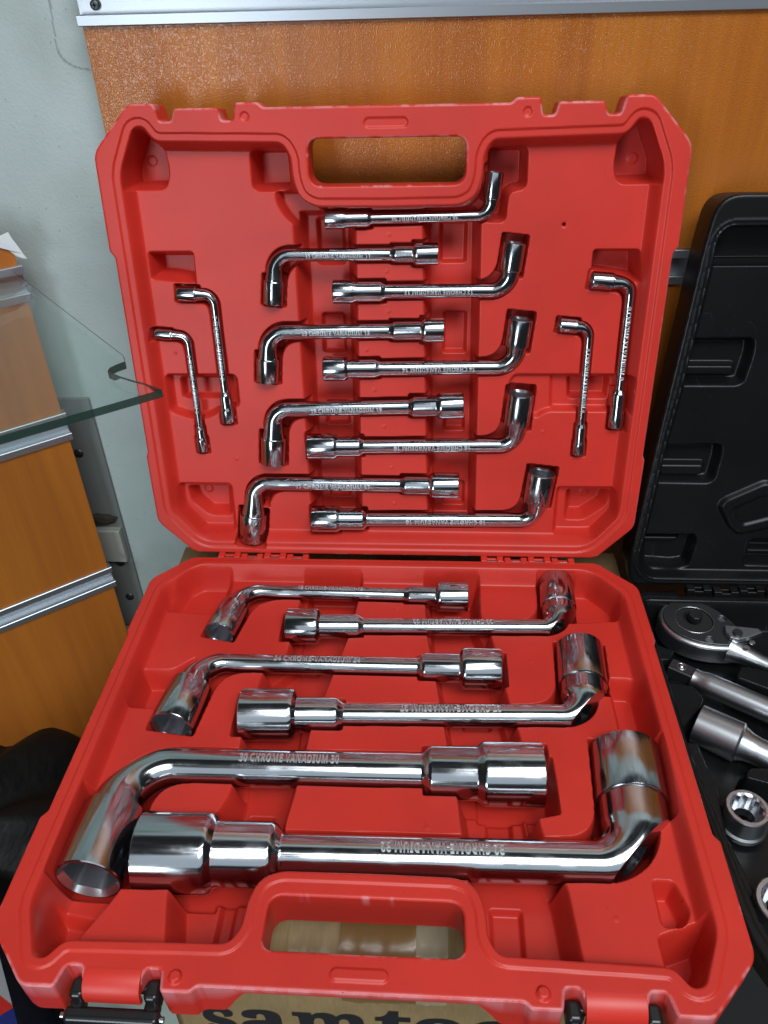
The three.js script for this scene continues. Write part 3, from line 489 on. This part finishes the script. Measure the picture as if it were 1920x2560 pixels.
const PROF = (h) => [[-0.008, 0], [0.0022, 0], [0.0028, 0.0006], [0.0028, 0.0069], [0.0022, 0.0075], [-0.0015, 0.0075], [-0.0015, 0.0068], [-0.006, 0.0068], [-0.006, h - 0.0066], [-0.0015, h - 0.0066], [-0.0015, h - 0.0073], [0.0022, h - 0.0073], [0.0028, h - 0.0067], [0.0028, h - 0.0006], [0.0022, h], [-0.008, h]];
// back slatwall
const back = thing('slatwall', 'orange wood slatwall with aluminium channels behind the red case', 'slatwall'); back.position.set(-0.2287, -0.6, -0.117);
for (const [y0, y1] of [[-0.6, 0.2165], [0.2465, 0.4165], [0.4465, 0.75]]) part('board', uvPlanar(boxAt(1.4, y1 - y0, 0.016, 0.7, (y0 + y1) / 2 + 0.6, -0.0065, 0.0006), 0, 1), M.woodBack, back);
for (const y of [0.2165, 0.4165]) { const st = strip('channel', 1.404, PROF(0.030), M.alu, back); st.position.set(-0.002, y + 0.6, 0.002); }
{ // screw in the upper channel
  const sc = new THREE.Group(); sc.name = 'screw'; back.add(sc); sc.position.set(0.0115, 0.4295 + 0.6, -0.002);
  const h = new THREE.LatheGeometry([[0.0008, 0.0012], [0.0012, 0.002], [0.003, 0.0016], [0.0036, 0.0006], [0.0036, 0], [0.0016, -0.002], [0.0014, -0.006]].map((p) => new THREE.Vector2(...p)), 20); h.rotateX(Math.PI / 2); part('screw_head', h, M.gun, sc);
  const cr = [boxAt(0.0034, 0.0008, 0.0006, 0, 0, 0.0018), boxAt(0.0008, 0.0034, 0.0006, 0, 0, 0.0018)]; part('cross_recess', mergeGeometries(cr), M.dark, sc);
}
// left slatwall, turned towards the shelf corner
const lw = thing('slatwall', 'angled orange slatwall on the left carrying the glass shelf', 'slatwall');
lw.position.set(-0.323, -0.62, -0.096); lw.rotation.y = THREE.MathUtils.degToRad(38); // local +x runs to the right rear, +z faces the room
for (const [y0, y1] of [[-0.62, -0.1235], [-0.0975, 0.0695], [0.0975, 0.2115], [0.2425, 0.2640]]) part('board', uvPlanar(boxAt(0.9, y1 - y0, 0.016, -0.45, (y0 + y1) / 2 + 0.62, -0.008, 0.0006), 0, 1), M.woodLeft, lw);
for (const [y, h] of [[-0.1245, 0.028], [0.0685, 0.030], [0.2110, 0.032]]) { const st = strip('channel', 0.903, PROF(h), M.alu, lw); st.position.set(-0.9, y + 0.62, 0); }
{ // torn edge band hanging off the top of the boards
  const pts = [], n = 26; const sh = new THREE.Shape();
  for (let i = 0; i <= n; i++) { const x = -0.30 + 0.300 * i / n; pts.push([x, 0.2705 + 0.0025 * Math.sin(i * 1.7) + 0.002 * rnd()]); }
  pts.push([0.0015, 0.266], [0.004, 0.260], [0.0065, 0.2525], [0.0085, 0.2480]);
  const low = [[0.005, 0.2490], [0.001, 0.2510], [-0.004, 0.2570], [-0.008, 0.259]]; for (let i = 0; i <= n; i++) low.push([-0.012 - 0.288 * i / n, 0.2605 + 0.002 * Math.sin(i * 2.3) + 0.0015 * rnd()]);
  [...pts, ...low].forEach((p, i) => i ? sh.lineTo(p[0], p[1]) : sh.moveTo(p[0], p[1]));
  const g = new THREE.ExtrudeGeometry(sh, { depth: 0.0004, bevelEnabled: false, curveSegments: 4 }); const q = g.attributes.position;
  for (let i = 0; i < q.count; i++) { const x = q.getX(i); q.setXYZ(i, x, q.getY(i) + 0.62, q.getZ(i) + 0.0008 + (x > 0 ? x * 0.35 : 0) + 0.0006 * Math.sin(x * 400)); }
  g.computeVertexNormals(); part('torn_edge_band', g, std({ color: new THREE.Color(0.62, 0.66, 0.68), roughness: 0.7, side: THREE.DoubleSide }), lw, 'torn white edging curling off the top board');
}
// glass shelf with a chipped corner
{
  const gs = thing('glass_shelf', 'clear greenish glass shelf with a broken notch near its corner', 'shelf');
  gs.position.set(-0.323, 0.234, -0.096); gs.rotation.y = THREE.MathUtils.degToRad(38);
  const P = [[-0.62, 0.002], [-0.006, 0.002], [0.010, 0.226], [0.0095, 0.231], [0.0080, 0.2365], [0.0015, 0.2375], [-0.0035, 0.2395], [-0.0068, 0.2440], [-0.0050, 0.2500], [-0.0028, 0.2570], [0.0010, 0.2660], [0.0065, 0.2770], [0.0125, 0.2905], [-0.62, 0.2720]];
  const sh = new THREE.Shape(P.map((p) => new THREE.Vector2(p[0], p[1])));
  const up = new THREE.ShapeGeometry(sh, 2), lo = up.clone(); up.rotateX(Math.PI / 2); up.translate(0, 0.006, 0); lo.rotateX(Math.PI / 2);
  part('pane', mergeGeometries([up, lo]), phys({ color: new THREE.Color(0.90, 0.955, 0.935), roughness: 0.02, transmission: 1, thickness: 0, ior: 1.5, specularIntensity: 0.6, side: THREE.DoubleSide }), gs);
  const E = P.slice(1), pos = [], uv = [], ix = []; // ground edge, seen as a dark green band
  for (let i = 0; i < E.length; i++) { const a = E[Math.max(0, i - 1)], b = E[Math.min(E.length - 1, i + 1)], dx = b[0] - a[0], dz = b[1] - a[1], l = Math.hypot(dx, dz), nx = dz / l, nz = -dx / l; const away = (i === 1) || (i >= 9 && i < 14); for (const y of (i === 0 || i === 1 ? [0.0050, 0.0057] : i >= 8 && i < 11 ? [0.0042, 0.0057] : [0.0003, 0.0057])) { pos.push(E[i][0] + nx * 0.0007, y, E[i][1] + nz * 0.0007); uv.push(i * 0.1, y * 50); } if (i) { const k = i * 2; ix.push(k - 2, k - 1, k, k, k - 1, k + 1); } }
  const eg = new THREE.BufferGeometry(); eg.setAttribute('position', new THREE.Float32BufferAttribute(pos, 3)); eg.setAttribute('uv', new THREE.Float32BufferAttribute(uv, 2)); eg.setIndex(ix); eg.computeVertexNormals();
  part('ground_edge', eg, phys({ color: new THREE.Color(0.016, 0.042, 0.032), roughness: 0.22, transparent: true, opacity: 0.93, side: THREE.DoubleSide }), gs, 'dark green ground edge of the glass');
}
// steel upright screwed to the wall, with brackets
{
  const u = thing('wall_upright', 'grey steel upright strip screwed to the wall beside the left slatwall', 'upright'); u.position.set(-0.334, -0.21, -0.1349);
  part('plate', boxAt(0.047, 0.315, 0.0035, 0, 0.1475, 0.0018, 0.001), phys({ color: new THREE.Color(0.16, 0.17, 0.165), roughness: 0.5, metalness: 0.1, bumpMap: smearT, bumpScale: 0.0004 }), u);
  part('bracket', boxAt(0.040, 0.045, 0.012, 0.001, 0.12, 0.006, 0.0015), phys({ color: new THREE.Color(0.30, 0.30, 0.27), roughness: 0.6, bumpMap: smearT, bumpScale: 0.0004 }), u);
  for (const [x, y] of [[-0.003, 0.24], [0.008, 0.09], [0.008, 0.037], [-0.010, 0.275]]) { const h = new THREE.SphereGeometry(0.0052, 20, 10, 0, Math.PI * 2, 0, Math.PI / 2); h.scale(1, 0.45, 1); h.rotateX(Math.PI / 2); h.translate(x, y, 0.0034); const sl = boxAt(0.005, 0.001, 0.0008, x, y, 0.0057); const s = part('screw', h, M.gun, u); part('slot', sl, M.dark, s); }
  // mud daubed above the bracket
  const g = new THREE.IcosahedronGeometry(0.014, 4), q = g.attributes.position; for (let i = 0; i < q.count; i++) { const x = q.getX(i), y = q.getY(i), z = q.getZ(i), k = 0.75 + 0.6 * fbm(x * 220 + 9, y * 220, 3, 1e9, 1e9, 5) + 0.2 * vnoise(z * 500, x * 500); q.setXYZ(i, x * k * 1.35, y * k * 0.45, Math.max(-0.001, z * k * 0.35)); } g.computeVertexNormals(); g.translate(-0.002, 0.1545, 0.004);
  part('dried_mud', g, std({ color: new THREE.Color(0.035, 0.026, 0.018), roughness: 0.95 }), u);
}

// ---------------------------------------------------------------- cardboard box under the case
const cardT = tex(1024, 1024, (u, v) => { const f = fbm(u * 9, v * 9, 5, 9, 9, 3), fl = vnoise(u * 260, v * 40, 260, 40, 4), sp = hash(u * 1024, v * 1024, 8) > 0.997 ? -0.08 : 0, k = 0.9 + 0.18 * (f - 0.5) + 0.07 * (fl - 0.5) + sp; return [0.615 * k, 0.515 * k, 0.345 * k]; });
const cardB = tex(512, 512, (u, v) => 0.5 + 0.6 * (fbm(u * 10, v * 10, 5, 10, 10, 13) - 0.5) + 0.12 * Math.sin(u * Math.PI * 2 * 40), false);
M.card = phys({ map: withRep(cardT, 3, 3), roughness: 0.85, bumpMap: withRep(cardB, 3, 3), bumpScale: 0.0007 });
{
  const bx = thing('cardboard_box', 'brown cardboard box with black printed lettering under the red case', 'box');
  bx.position.set(0, -0.4, 0.125);
  // top sheet, gently buckled towards the front edge
  const g = new THREE.PlaneGeometry(0.446, 0.41, 120, 110); g.rotateX(-Math.PI / 2);
  const q = g.attributes.position; for (let i = 0; i < q.count; i++) { const x = q.getX(i), z = q.getZ(i), e = sstep(0.15, 0.205, z); q.setY(i, -0.0025 + 0.35 - 0.0012 * (1 - e) + e * (-0.0035 + 0.0042 * (fbm(x * 26 + 3, z * 60, 3, 1e9, 1e9, 4) - 0.5)) - Math.pow(sstep(0.185, 0.205, z), 2) * 0.004); }
  g.computeVertexNormals(); uvPlanar(g, 0, 2); part('top_flap', g, M.card, bx);
  for (const [n, w, h, d, x, y, z, ax] of [['front_side', 0.446, 0.335, 0.004, 0, 0.170, 0.203, 0], ['back_side', 0.446, 0.345, 0.004, 0, 0.172, -0.203, 0], ['left_side', 0.004, 0.340, 0.402, -0.221, 0.170, 0, 2], ['right_side', 0.004, 0.340, 0.402, 0.221, 0.170, 0, 2]]) part(n, uvPlanar(boxAt(w, h, d, x, y, z, 0.001), ax, 1), M.card, bx);
  // packing tape over the middle of the front edge: clear brown film
  const tp = (x0, x1, col, op, z0, drop, name, lift) => { const pts = [], n = 40, g2 = new THREE.PlaneGeometry(1, 1, 24, n), p = g2.attributes.position; for (let i = 0; i < p.count; i++) { const a = p.getX(i) + 0.5, b = 0.5 - p.getY(i), x = mix(x0, x1, a), L = 0.2065 - z0, s = b * (L + drop); let z, y; const wr = 0.0026 * Math.pow(fbm(x * 120, s * 120, 4, 1e9, 1e9, 15), 2); if (s < L) { z = z0 + s; const e = sstep(0.15, 0.205, z); y = 0.3495 + lift - 0.0012 * (1 - e) + e * (-0.0025 + 0.0042 * (fbm(x * 26 + 3, z * 60, 3, 1e9, 1e9, 4) - 0.5)) - Math.pow(sstep(0.185, 0.205, z), 2) * 0.003 + wr; } else { z = 0.2062 + lift + wr; y = 0.3435 - (s - L); } p.setXYZ(i, x, y, z); } g2.computeVertexNormals(); part(name, g2, phys({ color: col, roughness: 0.3, transparent: true, opacity: op, clearcoat: 0.35, clearcoatRoughness: 0.18, side: THREE.DoubleSide }), bx); };
  tp(-0.0195, 0.0298, new THREE.Color(0.20, 0.105, 0.035), 0.80, -0.19, 0.05, 'brown_tape', 0.0012);
  tp(0.0298, 0.0500, new THREE.Color(0.55, 0.52, 0.40), 0.35, 0.05, 0.05, 'clear_tape', 0.0008);
  tp(-0.052, -0.0195, new THREE.Color(0.45, 0.33, 0.20), 0.28, 0.05, 0.03, 'clear_tape', 0.0008);
  tp(-0.205, -0.138, new THREE.Color(0.42, 0.50, 0.44), 0.85, 0.10, 0.30, 'clear_tape', 0.0012);
  // print on the front
  const cv = document.createElement('canvas'); cv.width = 1500; cv.height = 512; const cx = cv.getContext('2d'); cx.clearRect(0, 0, 1500, 512); cx.fillStyle = '#15161a'; cx.textBaseline = 'alphabetic';
  for (const [ch, x0, x1] of [['s', -121, -98], ['a', -95, -61], ['m', -56, -3], ['t', 2, 26], ['o', 29, 63], ['o', 68, 102]]) { // letters set to their printed widths, heavy serif
    cx.font = 'bold 300px serif'; const m = cx.measureText(ch), wd = m.actualBoundingBoxRight + m.actualBoundingBoxLeft || m.width, px = (x0 + 130) * 6, pw = (x1 - x0) * 6;
    cx.save(); cx.translate(px, 400); cx.scale(pw / wd, 1.45); cx.translate(m.actualBoundingBoxLeft || 0, 0); cx.fillText(ch, 0, 0); cx.lineWidth = 8; cx.strokeStyle = '#15161a'; cx.strokeText(ch, 0, 0); cx.restore();
  }
  const ct = new THREE.CanvasTexture(cv); ct.colorSpace = THREE.SRGBColorSpace; const pg = new THREE.PlaneGeometry(0.250, 0.0853); pg.translate(-0.005, 0.4 - 0.1495, 0.2056);
  part('printed_lettering', pg, phys({ map: ct, transparent: true, roughness: 0.8 }), bx);
}
// printed carton at the lower left
{
  const c = thing('printed_carton', 'grey, red and blue printed carton in the lower left corner', 'carton');
  c.position.set(-0.2937, -0.32, 0.3767); c.rotation.y = THREE.MathUtils.degToRad(36.87);
  part('carton_body', new RoundedBoxGeometry(0.119, 0.199, 0.179, 2, 0.001).translate(0, 0.0995, 0), phys({ color: new THREE.Color(0.012, 0.022, 0.085), roughness: 0.45 }), c);
  const pt = tex(256, 256, (u, v) => { const x = (u - 1) * 0.12, z = (v - 0.5) * 0.18; return z > -0.02 * x ? [0.05, 0.11, 0.36] : z > 2 * x ? [0.62, 0.09, 0.06] : [0.50, 0.51, 0.52]; });
  pt.wrapS = pt.wrapT = THREE.ClampToEdgeWrapping;
  const g = new THREE.PlaneGeometry(0.1185, 0.1785); g.rotateX(-Math.PI / 2); const q = g.attributes.position, uu = g.attributes.uv; for (let i = 0; i < q.count; i++) uu.setXY(i, q.getX(i) / 0.12 + 0.5, q.getZ(i) / 0.18 + 0.5); g.translate(0, 0.1994, 0);
  part('printed_top', g, phys({ map: pt, roughness: 0.4 }), c);
}

// dark plastic bag on the floor beside the box
{
  const bag = thing('plastic_bag', 'black plastic bag slumped in the dark below the left slatwall', 'bag'); bag.position.set(-0.46, -0.62, 0.17);
  const g = new THREE.SphereGeometry(0.25, 120, 80), q = g.attributes.position; for (let i = 0; i < q.count; i++) { const x = q.getX(i), y = q.getY(i), z = q.getZ(i), a = Math.atan2(z, x), k = 1 + 0.14 * (fbm(a * 3 + 9, y * 9 + 4, 3) - 0.5) + 0.06 * Math.sin(a * 9 + 14 * y + 5 * fbm(x * 8, z * 8, 2)); q.setXYZ(i, x * k * 0.78, y * k * 0.78 + 0.195, z * k * 1.05); } g.computeVertexNormals();
  part('bag_body', g, phys({ color: new THREE.Color(0.004, 0.0045, 0.0045), roughness: 0.6, specularIntensity: 0.5, bumpMap: withRep(smearT, 6, 6), bumpScale: 0.003 }), bag);
}

// ---------------------------------------------------------------- black tool case on the right
const FRB = { base: new THREE.Matrix4().makeBasis(V3(1, 0, 0), V3(0, 0, -1), V3(0, 1, 0)).setPosition(0, -0.032, 0.002), lid: FR.lid.clone().setPosition(0, -0.028, -0.004) };
const bc = thing('tool_case', 'open black plastic tool case to the right of the red one', 'tool case'); bc.position.set(0.35, -0.078, 0.15);
const bOff = new THREE.Matrix4().makeTranslation(-0.35, 0.078, -0.15);
{
  const lo = poly([[520, -2, 14], [520, 337, 30], [246, 337.8, 34], [240.5, 300, 10], [233, 212, 10], [227, 144, 10], [217, 14, 14], [222, -2, 10]], 12), li = poly([[510, 6, 10], [510, 315.5, 28], [250, 315.5, 34], [248.7, 286, 10], [241, 190, 10], [235, 140, 10], [228, 49, 10], [224.5, 22, 12], [236, 6, 12]], 10);
  const gut = stroke([[246.5, 287], [239, 191], [233, 141], [226, 49]], 0.5);
  const ops = [CUT(rect(240, 505, 284.5, 330, 1), -30, 3), CUT(poly([[236, 228], [296, 228], [297.5, 215], [294, 190], [288, 187], [236, 187]], 5), -22, 5), RAISE(rect(246, 284, 196.5, 202.5, 1.5), -15.5, 3), CUT(poly([[230, 135.5], [286, 136], [287, 125], [285, 102], [280, 97.5], [230, 98]], 5), -22, 5), RAISE(rect(238, 273.5, 105.5, 113, 1.5), -15.5, 3),
    RAISE(poly([[294, 77], [297, 82], [328, 99], [352, 90], [352, 62], [314, 51], [305, 58]], 4), -7, 4), CUT(poly([[301, 75], [328, 90], [349, 84], [349, 68], [315, 57]], 4), -9, 3), CUT(poly([[228, 47], [277, 47.5], [279, 40], [275.5, 13], [262, 10], [232, 12]], 5), -24, 5), RAISE(rect(232, 262, 38, 41, 1), -16, 2.5), CUT(poly([[326, 44], [380, 44], [380, 14], [323, 15]], 5), -24, 5), RAISE(rect(324, 380, 26, 29, 1), -16, 2.5)];
  const H = (x, y, sd) => { const di = li.sd(x, y); let h = 0; if (di < 0) { h = -11 * prof(-di / 4); if (di < -2) h = applyOps(ops, x, y, h); } else { if (di < 2.6 && di > 1.4) h -= 0.8; if (di > 4.5) h -= 0.5; } if (sd > -2.5) { const q = (sd + 2.5) / 2.5; h -= 2.5 * (1 - Math.sqrt(Math.max(0, 1 - Math.min(1, q) ** 2))); } return h; };
  const w1 = () => [1, 1, 1];
  const lg = moulded({ H, S: (x, y) => lo.sd(x, y), x0: 214, x1: 524, y0: -5, y1: 342, step: 1.1, color: w1, depth: () => -40, inset: () => [[0.3, 0.1], [0.34, 1.2], [1, 2.5]] });
  place(part('lid_tray', lg, M.black, bc), bOff.clone().multiply(FRB.lid));
  const bo = poly([[520, 0, 14], [520, -370, 30], [262, -370, 30], [233, -322, 22], [225, -180, 10], [224, -4, 10], [232, 2, 6], [264, 2, 2], [266, -3, 1], [272, -3, 1], [515, -3, 1]], 4), bi = poly([[505, -12, 8], [505, -345, 20], [270, -345, 20], [243, -315, 14], [231, -180, 8], [230, -10, 8]], 8);
  const opb = [RAISE(poly([[231, -56], [247.7, -65], [241, -76], [231, -76]], 2), -10, 3), RAISE(poly([[231, -100], [253, -104.6], [259, -118], [253, -128.5], [233, -150]], 3), -10, 4), RAISE(poly([[291, -94.5], [299, -82.4], [330, -89], [330, -116]], 3), -9, 2.5), RAISE(poly([[234, -160], [243, -161.7], [247, -205], [243, -240], [250, -280], [236, -290]], 3), -12, 5), RAISE(poly([[270, -190.7], [276, -182.6], [300, -181.6], [300, -200]], 3), -12, 3)];
  const Hb = (x, y, sd) => { const di = bi.sd(x, y); let h = 0; if (di < 0) { h = -30 * prof(-di / 8); if (di < -0.5) h = applyOps(opb, x, y, h); } else if (di < 4) h = -0.8 * prof((4 - di) / 0.9); if (y > -7 && x > 262) h -= 0.5; if (sd > -3) { const q = (sd + 3) / 3; h -= 3 * (1 - Math.sqrt(Math.max(0, 1 - Math.min(1, q) ** 2))); } return h; };
  const bg = moulded({ H: Hb, S: (x, y) => bo.sd(x, y), x0: 218, x1: 524, y0: -374, y1: 5, step: 1.1, color: w1, depth: () => -46, inset: () => [[0.35, 0.2], [0.5, 4], [1, 18]] });
  place(part('base_tray', bg, M.black, bc), bOff.clone().multiply(FRB.base));
  for (let i = 0; i < 8; i++) { const L = 0.0225, x = 0.2705 + 0.0237 * (i + 0.5), ps = [], bb = (w, h, d, dx, dy, dz) => { const g = new RoundedBoxGeometry(w, h, d, 2, 0.001); g.translate(dx, dy, dz); ps.push(g); }; const dz = i % 2 ? 0.0014 : -0.0012; bb(0.0075, 0.0075, 0.0084, -0.0075, 0, dz); bb(0.0075, 0.0075, 0.0084, 0.0075, 0, dz); bb(0.009, 0.0055, 0.0026, 0, -0.001, dz - 0.0028); bb(0.009, 0.0055, 0.0026, 0, -0.001, dz + 0.0028); const k = mergeGeometries(ps); k.translate(x, -0.031, 0.0012); k.applyMatrix4(bOff); part('hinge_knuckle', k, M.black, bc); }
}
const inB = (o, x, y, n, ang) => { place(o, FRB.base.clone().multiply(new THREE.Matrix4().makeTranslation(x / 1000, y / 1000, n / 1000)).multiply(new THREE.Matrix4().makeRotationZ(ang))); return o; };
{ // ratchet, head towards the viewer's left
  const r = thing('ratchet_handle', 'ratchet with a black round drive head in the black tool case', 'ratchet');
  const a = Math.atan2(-44, 62); inB(r, 271, -33, -14, a);
  const oval = []; for (let i = 0; i < 40; i++) { const t = i / 40 * Math.PI * 2; const c = Math.cos(t), s = Math.sin(t); oval.push([c < 0 ? 27 * c : 44 * Math.pow(c, 0.9) * (1 - 0.1 * s * s), 25 * s * (c > 0 ? 1 - 0.28 * c * c : 1)]); }
  const sh = new THREE.Shape(oval.map((p) => new THREE.Vector2(p[0] / 1000, p[1] / 1000)));
  const hd = new THREE.ExtrudeGeometry(sh, { depth: 0.012, bevelEnabled: true, bevelThickness: 0.004, bevelSize: 0.0035, bevelSegments: 5, curveSegments: 24 }); hd.translate(0, 0, -0.007);
  part('head', creased(hd, 0.5), M.satin, r);
  const pl = new THREE.Shape(oval.map((p) => new THREE.Vector2(p[0] * 0.985 / 1000, p[1] * 0.985 / 1000)));
  for (const [hx, hy, hr] of [[0, 0, 0.0165], [19, 18 * 0.9, 0.0042], [20, -15.5, 0.0042]]) { const p = new THREE.Path(); p.absarc(hx / 1000, hy / 1000, hr, 0, Math.PI * 2, true); pl.holes.push(p); }
  const pg = new THREE.ExtrudeGeometry(pl, { depth: 0.0012, bevelEnabled: true, bevelThickness: 0.0003, bevelSize: 0.0003, bevelSegments: 1, curveSegments: 30 }); pg.translate(0, 0, 0.0093); part('cover_plate', pg, M.gun, r);
  const ring = new THREE.TorusGeometry(0.0166, 0.0005, 8, 50); ring.translate(0, 0, 0.0107); part('retaining_ring', ring, M.steel, r);
  const rec = new THREE.CircleGeometry(0.0166, 40); rec.translate(0, 0, 0.0092); part('recess_floor', rec, M.dark, r);
  const btn = new THREE.LatheGeometry([[0, 0.0095], [0.0054, 0.0095], [0.0062, 0.0088], [0.0062, 0.003], [0.0045, 0.002], [0.0045, 0]].map((p) => new THREE.Vector2(...p)), 30); btn.rotateX(Math.PI / 2); btn.translate(0, 0, 0.0085); part('release_button', btn, M.blackGloss, r);
  const lv = new THREE.Shape(); lv.moveTo(0.026, 0.004); lv.lineTo(0.032, 0.0075); lv.lineTo(0.049, 0.0165); lv.lineTo(0.0525, 0.0145); lv.lineTo(0.046, 0.002); lv.lineTo(0.040, -0.005); lv.lineTo(0.034, -0.006); lv.lineTo(0.0285, -0.002); const lg = new THREE.ExtrudeGeometry(lv, { depth: 0.003, bevelEnabled: true, bevelThickness: 0.0008, bevelSize: 0.0008, bevelSegments: 2 }); lg.translate(0, 0, 0.0118); part('reverse_lever', lg, M.satin, r);
  const cap = new THREE.CylinderGeometry(0.004, 0.0044, 0.002, 24); cap.rotateX(Math.PI / 2); cap.translate(0.037, 0.0005, 0.0165); part('lever_cap', cap, M.gun, r);
  for (const [x, y] of [[0.050, 0.002], [0.0485, -0.007]]) { const s = new THREE.CylinderGeometry(0.0024, 0.0024, 0.001, 18); s.rotateX(Math.PI / 2); s.translate(x, y, 0.0112); part('screw', s, M.steel, r); }
  const hp = [[0.036, 0.013], [0.048, 0.0085], [0.062, 0.0068], [0.12, 0.0075], [0.2, 0.0095]], rings = hp.map(([x, rr]) => ({ c: V3(x, -0.004 - (x - 0.036) * 0.02, 0), u: V3(0, 1, 0), v: V3(0, 0, 1), r: rr })); part('handle', loft(rings, 30), M.satin, r);
}
{ // extension bar
  const e = thing('extension_bar', 'chrome extension bar with a square ball-detent drive, below the ratchet', 'extension bar'); inB(e, 242, -81, -15, Math.atan2(-44, 68));
  const sq = new RoundedBoxGeometry(0.020, 0.0125, 0.0125, 3, 0.0012); sq.translate(0.008, 0, 0); part('square_drive', sq, M.gun, e);
  const ball = new THREE.SphereGeometry(0.0030, 20, 14); ball.translate(0.0075, 0.0006, 0.0052); part('detent_ball', ball, M.steel, e); const tr = new THREE.TorusGeometry(0.0037, 0.0005, 8, 28); tr.translate(0.0075, 0.0006, 0.0063); part('ball_ring', tr, M.steel, e);
  const R = [[0.0175, 0.0001], [0.0175, 0.0078], [0.019, 0.0088], [0.024, 0.0082], [0.028, 0.0094], [0.034, 0.0098], [0.2, 0.0098], [0.2, 0.0001]].map(([x, r]) => ({ c: V3(x, 0, 0), u: V3(0, 1, 0), v: V3(0, 0, 1), r })); part('bar', loft(R, 40), M.satin, e);
}
{ // universal-type socket on a stem
  const e = thing('socket_adapter', 'satin steel socket adapter with a thick body beside the red case edge', 'socket adapter'); inB(e, 249, -138, -16, Math.atan2(-18.5, 28));
  const R = [[0.006, 0.0001], [0.006, 0.011], [0, 0.0112], [0, 0.0150], [0.0006, 0.0157], [0.0325, 0.0162], [0.0335, 0.0155], [0.0345, 0.0140], [0.040, 0.0118], [0.047, 0.0108], [0.12, 0.0108], [0.12, 0.0001]].map(([x, r]) => ({ c: V3(x, 0, 0), u: V3(0, 1, 0), v: V3(0, 0, 1), r })); part('body', loft(R, 48), M.satin, e);
}
function uprightSocket(label, x, y, n, R) {
  const s = thing('twelve_point_socket', label, 'socket', 'twelve-point sockets in the black case'); inB(s, x, y, n, 0);
  const ring = (z, r) => ({ c: V3(0, 0, z), u: V3(1, 0, 0), v: V3(0, 1, 0), r }), P = polyR(R * 0.66, R * 0.74, 12, 0.1);
  part('body', loft([ring(-0.022, R * 0.95), ring(-0.021, R * 1.12), ring(-0.017, R * 1.14), ring(-0.0155, R * 1.05), ring(-0.004, R * 0.99), ring(-0.0008, R * 0.99), ring(0, R * 0.95), ring(0, R * 0.80)], 72), M.satin, s);
  part('bore', loft([ring(0, R * 0.805), ring(-0.0012, P), ring(-0.012, P), ring(-0.012, R * 0.5), ring(-0.020, R * 0.5)], 72), M.satin, s);
}
uprightSocket('twelve-point chrome socket standing open end up beside the red case edge', 261, -221.5, -4, 0.0150);
uprightSocket('chrome socket half cut off at the lower right picture edge', 263, -289, -4, 0.0172);
renderer.render(scene, camera);
